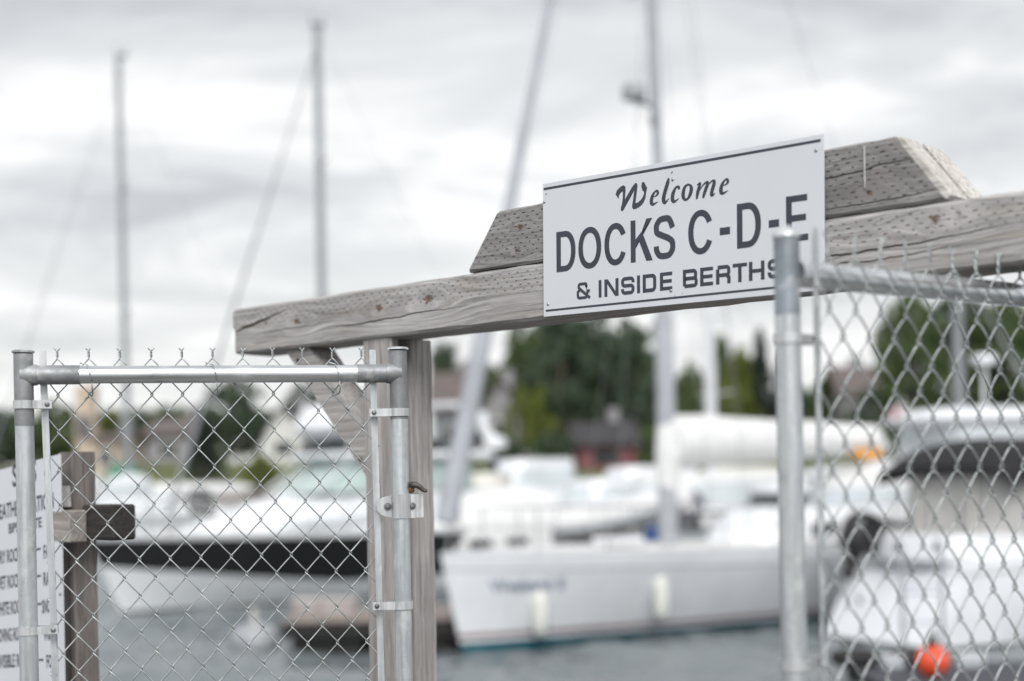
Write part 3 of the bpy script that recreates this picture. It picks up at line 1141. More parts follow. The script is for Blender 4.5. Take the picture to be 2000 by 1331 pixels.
for u_, s_ in ((171, 1), (415, 1), (654, -1)):
    x = leaf_x(u_, 733)
    b = MB()
    pts = []
    for k in range(13):
        an = R(-60 + k * 25)
        pts.append((x + .003 * k / 12 - .012 * s_ + .012 * k / 12 * s_, -math.sin(an) * (R_P + .002), ZR + math.cos(an) * (R_P + .003)))
    pts = [(x - .016, -.006, ZR + R_P + .006)] + [(x + .010 * math.sin(k / 9 * 1.5), -(R_P + .0022) * math.sin(R(20 + k * 15)), ZR + (R_P + .0026) * math.cos(R(20 + k * 15))) for k in range(9)]
    pts += [(x + .011, -.016, ZR - R_P - .012), (x + .0105, .004, ZR - R_P - .024), (x + .004, .03, ZR - R_P - .028), (x - .004, .022, ZR - R_P - .030), (x - .009, .016, ZR - R_P - .034)]
    b.tube(smooth_path(pts, 3), .0017, 6)
    b.build('tie_wire', M['wire'], g1, smooth=True)

# fork latch on the right upright
zl = v_to_z(782, 989, 3.45)
lh = .0585
latch = MB()
n = 18
ring_o = []
# rounded left lug
pl = [(-.058 + .0, 0)] 
lug = []
for k in range(13):
    a_ = R(90 + k * 15)
    lug.append((-.030 + math.cos(a_) * .030, math.sin(a_) * lh / 2 * .86))
lug = [(-.014, lh / 2)] + lug + [(-.014, -lh / 2)]
latch.prism(lug, -.0065, -.0025)
latch.prism([(.012, lh / 2 - .001), (.034, lh / 2 - .001), (.036, lh / 2 - .005), (.036, -lh / 2 + .004), (.034, -lh / 2), (.012, -lh / 2)], -.0078, -.0032)
latch.prism([(.0365, lh / 2 - .001), (.0545, lh / 2 - .001), (.0545, -lh / 2 + .001), (.0365, -lh / 2 + .001)], -.004, -.0005)
rings = []
for k in range(15):
    a_ = R(200 + k * 10)
    r0, r1 = R_P + .0006, R_P + .0038
    rings.append([(math.cos(a_) * r_, math.sin(a_) * r_, s_ * lh / 2) for r_, s_ in ((r0, -1), (r1, -1), (r1, 1), (r0, 1))])
latch.loft(rings)
lo_ = latch.build('fork_latch', M['band'], g1)
lo_.location = (GL, 0, zl)
for bx_ in (-.033, .026):
    b = MB()
    b.lathe([(.0055, -.0005), (.0092, -.0002), (.0092, .0022)], (bx_, -.010, .0), 14, ax='Y')
    b.lathe([(.0001, -.0045), (.0048, -.004), (.0062, -.0015), (.0062, .0005)], (bx_, -.0105, .0), 6, ax='Y')
    b.build('latch_bolt', M['bolt'], lo_)
b = MB()
pts = smooth_path([(.020, .010, .046), (.024, .002, .049), (.030, -.006, .051), (.038, -.010, .050), (.046, -.012, .045), (.054, -.0125, .038), (.064, -.013, .0355)], 4)
b.tube(pts, [.0085] * 9 + [.0085 - .0045 * i / 15 for i in range(len(pts) - 10)] + [.002], 12)
hk = b.build('latch_hook', M['rust'], lo_, smooth=True)
b = MB()
b.lathe([(.004, -.013), (.0095, -.010), (.0105, 0), (.0085, .010), (.003, .0125)], (.0245, .004, .044), 12)
b.build('rusty_collar', M['rust_orange'], hk, smooth=True)

# ---- right leaf (nearer, swings away to the right)
rp = at(1537, 533, 2.5)
RA = R(35.8)
g2 = thing('chain_link_gate', 'blurred galvanised chain link gate leaf with a domed post cap, nearest the right edge', 'gate', (rp.x, rp.y, 0), RA)
ZR2 = rp.z
R_2 = .0229
L2 = .77
rdir = Vector((math.cos(RA), math.sin(RA), 0))


def leaf2_x(u, v=700):
    n_ = Vector((-rdir.y, rdir.x, 0))
    q = ray(u, v)
    t = (rp - Vector((0, 0, EYE))).dot(n_) / q.dot(n_)
    return (Vector((0, 0, EYE)) + q * t - rp).dot(rdir)


z2t = v_to_z(1534, 461, 2.5)
for x in (0, L2):
    b = MB()
    b.tube([(x, 0, Z_BOT), (x, 0, z2t - .14)], R_2, 24)
    up_ = b.build('upright', M['galv'], g2, smooth=40)
    b = MB()
    b.tube([(x, 0, z2t - .150), (x, 0, z2t - .001)], R_2 - .0003, 24)
    b.build('corner_sleeve', M['sleeve_blue'], up_, smooth=40)
    b = MB()
    b.lathe([(.0005, .0185), (.006, .0178), (.012, .0148), (.0185, .008), (.0225, .0045), (.0245, .002), (.0245, -.0035), (R_2 - .001, -.004)], (x, 0, z2t), 24)
    b.build('cap', M['band'], up_, smooth=40)
b = MB()
b.tube([(R_2 * .9, 0, ZR2), (L2 - R_2 * .9, 0, ZR2)], R_2 + .0012, 24)
b.build('top_rail', M['galv_bright'], g2, smooth=40)
b = MB()
b.tube([(R_2 * .9, 0, Z_BOT + .05), (L2 - R_2 * .9, 0, Z_BOT + .05)], R_2, 24)
b.build('bottom_rail', M['galv'], g2, smooth=40)
Y2 = -.029
tb2 = leaf2_x(1590, 600) - .021
for x in (tb2, L2 - .035):
    b = MB()
    b.box((x, Y2 + .004, (Z_BOT + v_to_z(1590, 441, 2.55)) / 2), (.0138, .005, v_to_z(1590, 441, 2.55) - Z_BOT - .02), bev=.001)
    b.build('tension_bar', M['galv'], g2)
px2 = .0706
d0 = leaf2_x(1661, 560) - .021
zs2 = v_to_z(1660, 513, 2.59)
V2 = .0955
cols = []
k0 = int((d0 - tb2) / px2)
x = d0 - k0 * px2
while x < L2 - .03:
    cols.append((max(x - px2 / 2, tb2 - .004), x, False))
    if x + px2 / 2 < L2 - .03:
        cols.append((x, x + px2 / 2, True))
    x += px2
b = MB()
chain_mesh(b, cols, V2, zs2, Z_BOT + .03, px2 / 2, wire=.00185, dep=.0068, seg=8, rnd=.0035, splay=.008, spike=.034)
mo = b.build('wire_mesh', M['wire'], g2, smooth=True)
mo.location = (0, Y2, 0)
for zz_ in (v_to_z(1540, 662, 2.5), v_to_z(1550, 1299, 2.5)):
    b = MB()
    band_mesh(b, R_2, zz_, tb2 + .022, dirx=1, h=.0175)
    o = b.build('tension_band', M['band'], g2)
    b = MB()
    bx_ = tb2 + .012
    b.lathe([(.0001, -.0125), (.004, -.012), (.0058, -.0105), (.0062, -.0075)], (bx_, 0, zz_), 12, ax='Y')
    b.tube([(bx_, -.009, zz_), (bx_, .016, zz_)], .0032, 8)
    b.build('carriage_bolt', M['bolt'], o, smooth=40)
x = leaf2_x(1852, 540)
b = MB()
pts = [(x + .004 * math.sin(k), -(R_2 + .003) * math.sin(R(-140 + k * 25)), ZR2 + (R_2 + .003) * math.cos(R(-140 + k * 25))) for k in range(12)] + [(x - .004, Y2 - .004, ZR2 - .045), (x - .02, Y2, ZR2 - .052)]
b.tube(smooth_path(pts, 3), .002, 6)
b.build('tie_wire', M['wire'], g2, smooth=True)

# ------------------------------------------------------------------ weather notice on its post, behind the left leaf
wp = at(150, 882, 4.18)
pw = thing('wooden_post', 'short weathered square post with a dark cross arm, behind the left gate leaf', 'post', (wp.x, wp.y, 0), GA)
b = MB()
upright(b, -.0385, .0385, -.0385, .0385, DECK_Z - .3, wp.z - .002, seed=9)
b.build('upright', wood('old_post_timber', (.235, .212, .20), 'Z', cracks=[(1.5, 2.4, .008, .0, .0022), (1.2, 2.4, -.022, 0, .0014)], blotch=.6), pw)
za = at(160, 1027, 4.12).z
b = MB()
b.box((.057, -.069, za), (.115, .058, .092), bev=.004)
blk2 = b.build('block', wood('pale_block_timber', (.40, .37, .345), 'X', blotch=.8), pw)
b = MB()
b.box((-.0045, -.069, za), (.004, .056, .086))
b.build('steel_plate', M['bolt'], blk2)
b = MB()
b.box((.163, .0, za + .011), (.158, .079, .100), bev=.006)
b.build('cross_arm', wood('dark_arm_timber', (.062, .056, .053), 'X', blotch=.5), pw)

# the notice: parallel to the gateway, cut slightly askew
wq = at(117, 887, 4.06)
notice = thing('notice_board', 'white weather station notice with narrow black lettering, cut off by the left edge', 'sign', (wq.x, wq.y, 0), GA)
NW = -((Vector((0, 0, EYE)) + ray(-30, 1000) * 4.68 - wq).dot(gd))
NW = min(.62, max(.3, NW))
SHR = .115


def nz(x, z):
    return z + SHR * x


b = MB()
zt_n, zb_n = wq.z, wq.z - .80
c4 = [(-NW, nz(-NW, zb_n)), (0, zb_n), (0, zt_n), (-NW, nz(-NW, zt_n))]
b.prism(c4, 0, .004)
npanel = b.build('panel', M['sign_white'], notice)


def text_mesh(txt, h, width_scale, bold=0.012):
    cu = bpy.data.curves.new('lettering', 'FONT')
    cu.body = txt
    cu.size = 1.0
    cu.offset = bold
    cu.resolution_u = 3
    o = bpy.data.objects.new('lettering', cu)
    COL.objects.link(o)
    dg = bpy.context.evaluated_depsgraph_get()
    me = bpy.data.meshes.new_from_object(o.evaluated_get(dg))
    V_ = [v.co.copy() for v in me.vertices]
    F_ = [tuple(p.vertices) for p in me.polygons]
    bpy.data.objects.remove(o)
    bpy.data.meshes.remove(me)
    x0 = min(v.x for v in V_)
    y0 = min(v.y for v in V_)
    y1 = max(v.y for v in V_)
    k = h / (y1 - y0)
    return [((v.x - x0) * k * width_scale, (v.y - y0) * k) for v in V_], F_


def board_x(u, v=1080):
    q = ray(u, v)
    n_ = Vector((-gd.y, gd.x, 0))
    t = (wq - Vector((0, 0, EYE))).dot(n_) / q.dot(n_)
    p = Vector((0, 0, EYE)) + q * t
    return (p - wq).dot(gd), p.y



ink = MB()
rows = [('SOS', 925, 44, 24, 71, 'c'), ('WEATHER STATION', 990, 31, -16, 105, 'c'), ('BPS STATE', 1027, 20, 17, 82, 'c'),
        ('DRY ROCK', 1081, 27, -7, 40, 'l'), ('WET ROCK', 1132, 27, -7, 40, 'l'), ('WHITE ROCK', 1184, 27, -9, 46, 'l'), ('MOVING ROCK', 1237, 27, -9, 50, 'l'), ('INVISIBLE ROCK', 1289, 27, -9, 60, 'l'),
        ('—', 1078, 4, 69, 80, 'd'), ('—', 1130, 4, 70, 80, 'd'), ('—', 1184, 4, 71, 81, 'd'), ('—', 1238, 4, 72, 82, 'd'), ('—', 1292, 4, 75, 85, 'd'),
        ('FAIR', 1077, 27, 85, 107, 'r'), ('RAIN', 1130, 27, 85, 108, 'r'), ('SNOW', 1184, 27, 82, 108, 'r'), ('WIND', 1238, 27, 85, 109, 'r'), ('FOG', 1292, 27, 91, 109, 'r')]
for txt, vm, hpx, ua, ub, kind in rows:
    um = 47 if kind != 'r' else 95
    hh = hpx * board_x(um, vm)[1] / F
    xa, xb = board_x(ua, vm)[0], board_x(ub, vm)[0]
    if kind == 'd':
        V_, F_ = [(0, 0), (xb - xa, 0), (xb - xa, hh), (0, hh)], [(0, 1, 2, 3)]
    else:
        V_, F_ = text_mesh(txt, hh, 1.0, .02)
        k = (xb - xa) / max(v[0] for v in V_)
        V_ = [(v[0] * k, v[1]) for v in V_]
    bx_, by_ = board_x(um, vm)
    zc = at(um, vm, by_).z - SHR * bx_
    ink.add([(xa + v[0], -.0006, nz(xa + v[0], zc - hh / 2 + v[1])) for v in V_], F_)
ink.build('lettering', M['sign_ink'], npanel, fix=False)
for z_ in (zt_n - .05, zt_n - .40, zb_n + .05):
    b = MB()
    b.lathe([(.0001, -.003), (.004, -.002), (.0045, 0)], (-.012, 0, nz(-.012, z_)), 10, ax='Y')
    b.build('fixing_screw', M['bolt'], npanel)
b = MB()
b.box((-NW / 2, .022, zt_n - .12 - NW / 2 * SHR), (NW - .02, .034, .06), rot=Matrix.Rotation(-math.atan(SHR), 3, 'Y'))
b.build('batten', post_m, notice)

# ------------------------------------------------------------------ boat builders
M['gel'] = plain('white_gelcoat', (.765, .78, .805), .28, 0, .03, 2, coat=.3)
M['gel_grey'] = plain('pale_grey_gelcoat', (.50, .535, .56), .26, 0, .03, 2, coat=.3)
M['hull_silver'] = plain('silver_grey_gelcoat', (.78, .80, .82), .3, 0, .02, 2)
M['gel_black'] = plain('black_gelcoat', (.010, .011, .012), .42, 0, .1, 2)
M['antifoul'] = plain('teal_antifouling', (.012, .105, .135), .6, 0, .15, 5)
M['antifoul_dark'] = plain('dark_antifouling', (.02, .03, .032), .6, 0, .15, 5)
M['stripe'] = plain('maroon_stripe', (.22, .12, .135), .4, 0, .05, 5)
M['rub'] = plain('grey_rubbing_strake', (.42, .45, .46), .6, 0, .06, 6)
M['deck'] = plain('nonskid_deck', (.66, .66, .645), .75, 0, .06, 5)
M['glass'] = plain('tinted_window', (.02, .026, .028), .06, 0, .05, 2)
M['glass_green'] = plain('greenish_windscreen', (.42, .51, .49), .08, 0, .08, 2)
M['glass_blue'] = plain('pale_blue_window', (.58, .62, .645), .18, 0, .08, 2)
M['steel'] = plain('stainless_tube', (.62, .63, .64), .2, .95, .03, 20)
M['alu'] = plain('anodised_mast', (.30, .315, .33), .45, .25, .08, 3)
M['mast_white'] = plain('painted_white_mast', (.68, .69, .715), .35, 0, .04, 3)
M['canvas_white'] = plain('white_canvas', (.76, .76, .755), .85, 0, .05, 4, .3)
M['canvas_cream'] = plain('cream_canvas', (.70, .675, .62), .85, 0, .06, 4, .3)
M['canvas_black'] = plain('black_canvas', (.012, .012, .013), .8, 0, .15, 6, .3)
M['canvas_orange'] = plain('orange_canvas', (.82, .36, .05), .8, 0, .08, 6, .2)
M['canvas_green'] = plain('green_tarpaulin', (.03, .20, .13), .7, 0, .15, 5, .3)
M['canvas_blue'] = plain('dark_blue_canvas', (.035, .04, .07), .85, 0, .15, 5, .3)
M['vinyl'] = plain('smoky_clear_vinyl', (.44, .43, .415), .22, 0, .14, 1.8)
M['hyp_grey'] = plain('grey_inflatable_tube', (.36, .385, .41), .6, 0, .06, 5)
M['hyp_white'] = plain('white_inflatable_tube', (.70, .70, .70), .6, 0, .05, 5)
M['outboard'] = plain('black_cowl', (.014, .014, .016), .28, 0, .1, 6)
M['outboard_grey'] = plain('slate_cowl', (.10, .10, .125), .3, 0, .1, 6)
M['fender'] = plain('cream_fender_vinyl', (.72, .73, .67), .45, 0, .08, 8)
M['rope'] = plain('pale_rope', (.45, .42, .36), .9, 0, .2, 60)
M['ink_blue'] = plain('blue_grey_name_vinyl', (.17, .215, .29), .4, 0, .05, 5)
M['orange_buoy'] = plain('orange_buoy_vinyl', (.80, .085, .03), .4, 0, .08, 5)
M['blackrubber'] = plain('black_rubber', (.018, .018, .018), .75, 0, .2, 12)
M['red'] = plain('red_fabric', (.55, .05, .06), .7, 0, .1, 12)
M['pink'] = plain('faded_pink_cloth', (.62, .42, .45), .8, 0, .1, 12)
M['dockwood'] = wood('dock_boards', (.36, .31, .285), 'X', blotch=.6)
M['dockdark'] = wood('slate_dock_boards', (.10, .105, .12), 'X', blotch=.6)
M['dockside'] = wood('tarred_dock_side', (.035, .034, .035), 'X', blotch=.4)
M['blue_drum'] = plain('blue_plastic', (.05, .11, .32), .45, 0, .1, 8)


class Hull:
    """local frame: origin at the bow on the waterline, +x aft, z up"""

    def __init__(self, L, B, F0, F1, rake=.4, sr=.1, tw=.75, sm=.52, vee=.6, draft=.4, sag=.05):
        self.__dict__.update(locals())

    def sheer(self, s):
        return self.F0 + (self.F1 - self.F0) * s - self.sag * math.sin(math.pi * s)

    def half(self, s, z):
        s = min(max(s, 0), 1)
        f = (1 - (1 - s / self.sm) ** 2.1) ** .86 if s < self.sm else 1 - (1 - self.tw) * ((s - self.sm) / (1 - self.sm)) ** 2
        k = self.vee * max(0.0, 1 - s / .85) ** .8 * .95 + .08
        zr = min(1, max(0, z) / self.sheer(s))
        g = 1 - k * (1 - zr) ** 1.35
        if z < 0:
            g *= max(.03, 1 + z / self.draft) ** .6
        return self.B / 2 * f * g

    def x(self, s, z):
        zz_ = max(z, -.1)
        xb = -self.rake * (zz_ / self.F0) ** 1.0 if zz_ > 0 else -zz_ * .8
        xs = self.L + self.sr * zz_ / self.F1
        return xb + (xs - xb) * s

    def pt(self, s, z, side=1, off=0.0):
        return Vector((self.x(s, z), side * (self.half(s, z) + off), z))

    def mesh(self, rows, mats, parent, ns=30):
        """rows: list of (callable z(s) or number); mats[i] fills rows i..i+1"""
        b_ = MB()
        ss = [(i / ns) ** 1.25 for i in range(ns + 1)]
        names = []
        for m_ in mats:
            if m_ not in names:
                names.append(m_)
        zf = [(r_ if callable(r_) else (lambda s, q=r_: q)) for r_ in rows]
        for side in (1, -1):
            grid = [[self.pt(s, z(s), side) for z in zf] for s in ss]
            nr = len(rows)
            vs = [p for g_ in grid for p in g_]
            for i in range(ns):
                for j in range(nr - 1):
                    pass
            base = b_.n
            b_.v += [tuple(p) for p in vs]
            b_.n += len(vs)
            for i in range(ns):
                for j in range(nr - 1):
                    q = (base + i * nr + j, base + (i + 1) * nr + j, base + (i + 1) * nr + j + 1, base + i * nr + j + 1)
                    b_.f.append(q)
                    b_.m.append(names.index(mats[j]))
        # transom and bottom
        T = [self.pt(1, z(1), 1) for z in zf]
        T2 = [self.pt(1, z(1), -1) for z in zf]
        for j in range(len(rows) - 1):
            b_.add([T[j], T[j + 1], T2[j + 1], T2[j]], [(0, 1, 2, 3)], names.index(mats[j]))
        return b_.build('hull', [M[k] for k in names], parent, smooth=35)

    def deck(self, parent, drop=.03, mat='deck', camber=.05, s0=.0, s1=1.0):
        b_ = MB()
        n, mcol = 24, 6
        vs = []
        for i in range(n + 1):
            s = s0 + (s1 - s0) * i / n
            z = self.sheer(s) - drop
            h = self.half(s, z) - .006
            for j in range(mcol + 1):
                t = -1 + 2 * j / mcol
                vs.append((self.x(s, z), t * h, z + camber * (1 - t * t) * min(1, s * 4)))
        b_.add(vs, [(i * (mcol + 1) + j, (i + 1) * (mcol + 1) + j, (i + 1) * (mcol + 1) + j + 1, i * (mcol + 1) + j + 1) for i in range(n) for j in range(mcol)])
        return b_.build('deck', M[mat], parent, smooth=40)

    def rail(self, parent, s0, s1, h=.55, n=8, both=True):
        b_ = MB()
        for side in ((1, -1) if both else (-1,)):
            top = [self.pt(s0 + (s1 - s0) * i / 20, self.sheer(s0 + (s1 - s0) * i / 20), side, -.04) + Vector((0, 0, h)) for i in range(21)]
            b_.tube(top, .013, 6)
            b_.tube([p - Vector((0, 0, h * .48)) for p in top], .007, 5)
            for i in range(n + 1):
                s = s0 + (s1 - s0) * i / n
                p = self.pt(s, self.sheer(s), side, -.04)
                b_.tube([p - Vector((0, 0, .02)), p + Vector((0, 0, h))], .012, 6)
        return b_.build('guard_rail', M['steel'], parent, smooth=40)


def ring(cx_, hx, hy, z, p=4.5, n=28, fr=0.0, nose=0.0):
    """superellipse plan ring; nose narrows the forward (-x) end"""
    out = []
    for j in range(n):
        a = 2 * math.pi * j / n
        c, s = math.cos(a), math.sin(a)
        x = cx_ + hx * math.copysign(abs(c) ** (2 / p), c)
        y = hy * math.copysign(abs(s) ** (2 / p), s)
        if nose:
            t = max(0, (cx_ - x) / hx)
            y *= 1 - nose * t * t
        out.append((x, y, z))
    return out


def house(name, parent, mat, levels, p=4.5, nose=.25, smooth=40):
    """levels: (x front, x back, half width, z)"""
    b_ = MB()
    b_.loft([ring((a + c) / 2, (c - a) / 2, w, z, p, 28, nose=nose) for (a, c, w, z) in levels])
    return b_.build(name, M[mat], parent, smooth=smooth)


def band_on(name, parent, mat, levels, za, zb, p=4.5, nose=.25, off=.008):
    """a glazed band wrapped on a house between two heights"""
    def lev(z):
        for l0, l1 in zip(levels, levels[1:]):
            if l0[3] <= z <= l1[3]:
                t = (z - l0[3]) / (l1[3] - l0[3])
                return [l0[i] + (l1[i] - l0[i]) * t for i in range(4)]
        return list(levels[-1])
    b_ = MB()
    b_.loft([ring((q[0] + q[1]) / 2, (q[1] - q[0]) / 2 + off, q[2] + off, q[3], p, 28, nose=nose) for q in (lev(za), lev((za + zb) / 2), lev(zb))])
    return b_.build(name, M[mat], parent, smooth=40)


def outboard(parent, loc, s=1.0, mat='outboard', name='outboard_motor', tilt=.0, leg=1.0):
    b_ = MB()
    Rt = Matrix.Rotation(tilt, 3, 'Y')
    lv = [(.12, .10, 0), (.19, .145, .03), (.215, .16, .16), (.21, .155, .30), (.17, .12, .39), (.08, .06, .42)]
    rr = [[tuple(Rt @ (Vector(q) * s) + Vector(loc)) for q in ring(.04 - z * .12, a, w, z, 3.2, 20)] for (a, w, z) in lv]
    b_.loft(rr)
    o = b_.build(name, M[mat], parent, smooth=50)
    b_ = MB()
    b_.loft([[tuple(Rt @ (Vector(q) * s) + Vector(loc)) for q in ring(.06, a, w, z * leg, 3, 14)] for (a, w, z) in ((.10, .07, .0), (.085, .05, -.3), (.07, .035, -.62), (.10, .03, -.70), (.05, .02, -.85))])
    b_.build('leg', M[mat], o, smooth=50)
    return o


def mast_parts(parent, x, z0, h, r0, r1, mat='alu', spreaders=(.5,), name='mast', lean=0.0):
    b_ = MB()
    n = 14
    b_.tube([(x + lean * h * i / n, 0, z0 + h * i / n) for i in range(n + 1)], [r0 + (r1 - r0) * (i / n) for i in range(n + 1)], 14)
    m_ = b_.build(name, M[mat], parent, smooth=40)
    for f in spreaders:
        b_ = MB()
        for sd in (1, -1):
            b_.tube([(x, 0, z0 + h * f), (x + .15, sd * .75, z0 + h * f + .05)], [.03, .018], 8)
        b_.build('spreader', M[mat], m_)
    b_ = MB()
    b_.box((x + .03, 0, z0 + h + .04), (.34, .09, .10), bev=.02)
    b_.tube([(x - .1, 0, z0 + h + .05), (x - .12, 0, z0 + h + .42)], .012, 6)
    b_.tube([(x + .13, 0, z0 + h + .05), (x + .14, 0, z0 + h + .28), (x + .28, 0, z0 + h + .3)], .012, 6)
    b_.build('masthead_fittings', M['outboard_grey'], m_)
    return m_


def stays(parent, pts_list, r=.004):
    b_ = MB()
    for a, c in pts_list:
        b_.tube([a, c], r, 5)
    return b_.build('rigging_wires', M['rigging'], parent)


def furled(parent, a, c, r0, r1, mat='canvas_white', seed=1):
    r_ = random.Random(seed)
    a, c = Vector(a), Vector(c)
    n = 26
    pts, rr = [], []
    for i in range(n + 1):
        t = i / n
        pts.append(a + (c - a) * t)
        bulge = math.sin(math.pi * min(1, t * 1.15 + .12)) ** .4 if t < .93 else .45
        rr.append((r1 * (1.1 - .35 * t) + (r0 - r1) * max(0, 1 - t / .36) ** .8) * (.55 + .45 * bulge) * (1 + r_.uniform(-.07, .07)))
    b_ = MB()
    b_.tube(pts, rr, 12)
    return b_.build('furled_jib', M[mat], parent, smooth=50)


# ------------------------------------------------------------------ the white sailing yacht in the middle
M['rigging'] = plain('dull_wire_rigging', (.25, .26, .27), .8, 0, .05, 3)
M['jib'] = plain('grey_sail_strip', (.40, .415, .45), .7, 0, .08, 2)


def place_axis(u, v, Y, deg):
    p = at(u, v, Y)
    return (p.x, p.y, 0), R(deg)


pB, aB = place_axis(903, 1280, 18.4, 38)
yb = thing('sailing_yacht', 'white sailing yacht with a blue name and teal bottom, right of the timber post', 'sailboat', pB, aB)
H = Hull(10.8, 3.1, 1.34, 1.16, rake=.32, sr=.25, tw=.72, vee=.62, sag=.04)
H.mesh([-.4, -.15, .15, .18, .205, .265, lambda s: H.sheer(s) - .245, lambda s: H.sheer(s) - .215, lambda s: H.sheer(s)],
       ['antifoul', 'antifoul', 'gel', 'gel', 'stripe', 'gel', 'rub', 'gel'], yb, ns=40)
H.deck(yb, .04)
lv = [(4.85, 8.3, 1.02, 1.22), (5.1, 8.2, .96, 1.55), (5.35, 8.15, .88, 1.68), (5.7, 8.0, .70, 1.74)]
cab = house('coach_roof', yb, 'gel', lv, 3.6, .35)
for x0, x1 in ((5.75, 6.3), (6.5, 7.05), (7.2, 7.6)):
    for sd in (1, -1):
        b = MB()
        b.box(((x0 + x1) / 2, sd * .995, 1.44), (x1 - x0, .05, .15), bev=.02)
        b.build('cabin_window', M['glass'], cab)
b = MB()
b.box((2.75, 0, 1.36), (.55, .55, .10), bev=.03)
b.build('fore_hatch', M['gel'], yb)
lv = [(7.5, 8.9, .95, 1.60), (7.6, 8.85, .93, 2.05), (7.9, 8.8, .84, 2.28), (8.2, 8.7, .6, 2.34)]
dg_ = house('spray_hood', yb, 'canvas_white', lv, 3.5, .1)
band_on('hood_window', dg_, 'glass_blue', lv, 1.72, 2.0, 3.5, .1)
# mast: stout painted section low down, slimmer above
MX = 3.74
b = MB()
b.tube([(MX, 0, 1.2), (MX, 0, 3.0), (MX - .01, 0, 4.6), (MX - .015, 0, 4.72)], [.142, .140, .135, .07], 18)
b.tube([(MX - .01, 0, 4.6), (MX - .30, 0, 15.4)], [.082, .066], 14)
mst = b.build('mast', plain('grey_white_mast', (.40, .415, .445), .8, 0, .05, 3), yb, smooth=40)
b = MB()
b.lathe([(.05, -.13), (.17, -.11), (.18, 0), (.15, .09), (.04, .13)], (MX - .47, .05, 7.80), 18)
rad = b.build('radar_dome', plain('dull_grey_dome', (.33, .35, .36), .4, 0, .05, 3), mst, smooth=50)
b = MB()
b.tube([(MX - .08, 0, 7.62), (MX - .47, .05, 7.66)], .035, 8)
b.box((MX - .10, 0, 7.42), (.18, .14, .2), bev=.03)
b.build('radar_bracket', M['alu'], rad)
for f in (9.4, 12.6):
    b = MB()
    for sd in (1, -1):
        b.tube([(MX, 0, f), (MX + .15, sd * .85, f + .06)], [.028, .016], 8)
    b.build('spreader', M['mast_white'], mst)
bow_top = Vector((H.x(0, 1.34) + .10, 0, 1.36))
furled(yb, bow_top + Vector((.0, 0, .35)), (MX - .36, 0, 15.1), .165, .062, 'jib', 3)
stays(yb, [((MX, 0, 15.3), (10.9, 0, 1.2)), ((MX, 0, 12.6), (MX + .3, -1.45, 1.25)), ((MX, 0, 12.6), (MX + .3, 1.45, 1.25)), ((MX, 0, 9.4), (MX - .5, -1.4, 1.25)),
           ((MX, 0, 9.4), (MX - .5, 1.4, 1.25)), ((MX, 0, 15.3), (MX + .12, -1.47, 1.25)), (tuple(bow_top), (MX - .1, 0, 15.3))], .0045)
# boom with stacked sail under a white cover
b = MB()
rings = []
r_ = random.Random(8)
for i in range(15):
    t = i / 14
    x = MX + .05 + t * 4.75
    top = 3.16 - .10 * t - .04 * t * t
    bot = 2.34 + .24 * t
    hw = (.29 - .08 * t) * (1 + r_.uniform(-.05, .05))
    cz = (top + bot) / 2
    hz = (top - bot) / 2
    rings.append([(x, hw * math.cos(a) * (1 if math.sin(a) < 0 else (1 - .35 * math.sin(a))), cz + hz * math.sin(a) + r_.uniform(-.012, .012)) for a in [2 * math.pi * j / 16 for j in range(16)]])
b.loft(rings)
sc_ = b.build('sail_cover', M['canvas_white'], yb, smooth=60)
b = MB()
b.tube([(MX + .1, 0, 2.42), (MX + 5.1, 0, 2.66)], .075, 12)
b.build('boom', M['mast_white'], yb, smooth=40)
# cover's laced collar down the front of the mast
b = MB()
b.loft([[(MX + .02 + .19 * math.cos(a) * f, .18 * math.sin(a) * f, z) for a in [2 * math.pi * j / 12 for j in range(12)]] for z, f in ((1.95, .7), (2.2, .95), (2.6, 1.0), (3.0, .85), (3.2, .62))])
b.build('mast_collar', M['canvas_white'], sc_, smooth=60)
H.rail(yb, .02, .96, .58, 12)
for sd in (-1,):
    for s, nm in ((.092, 0), (.245, 1)):
        p = H.pt(s, .62, sd, .12)
        f = thing('fender', ['cream fender hanging below the name on the white yacht', 'cream fender hanging amidships on the white yacht, next to the near gate leaf'][nm], 'fender', (0, 0, 0), 0, 'fenders on the white yacht')
        mw = Matrix.Translation(Vector(pB)) @ Matrix.Rotation(aB, 4, 'Z')
        p = mw @ H.pt(s, .50 if nm == 0 else .62, sd, .10)
        f.location = p
        b = MB()
        b.lathe([(.001, -.30), (.05, -.29), (.10, -.22), (.108, -.1), (.108, .10), (.10, .2), (.05, .27), (.03, .31), (.001, .32)], (0, 0, 0), 16)
        b.build('body', M['fender'], f, smooth=60)
        b = MB()
        q = mw @ H.pt(s, H.sheer(s), sd, -.02)
        b.tube([(0, 0, .35), tuple(Vector((q.x - p.x, q.y - p.y, q.z - p.z + .01)))], .008, 6)
        b.build('line', M['rope'], f)
# name on the bow quarter, laid on the hull's own curve
V_, F_ = text_mesh('Weekend', .165, 1.15, .015)
V2_, F2_ = text_mesh('II', .165, .95, .03)
b = MB()
for Vv, Ff, s_start in ((V_, F_, .042), (V2_, F2_, .118)):
    # refine long faces by mapping each vertex
    w_ = max(v[0] for v in Vv)
    vs = []
    for (x, z) in Vv:
        s = s_start + x / 10.8 * .70
        vs.append(H.pt(s, .80 + z, -1, .006))
    b.add(vs, Ff)
b.build('name_lettering', M['ink_blue'], yb, fix=False)
sl = at(1695, 889, 23.2)
orr = thing('rolled_awning', 'orange rolled awning tied under the aft end of the white boom', 'awning', sl, aB)
b = MB()
pts = [(-.34 + .68 * i / 10, .02 * math.sin(i * 2), .012 * math.sin(i * 1.7)) for i in range(11)]
b.tube(pts, [.03] + [.075 + .012 * math.sin(i * 2.1) for i in range(9)] + [.03], 12)
b.build('roll', M['canvas_orange'], orr, smooth=60)
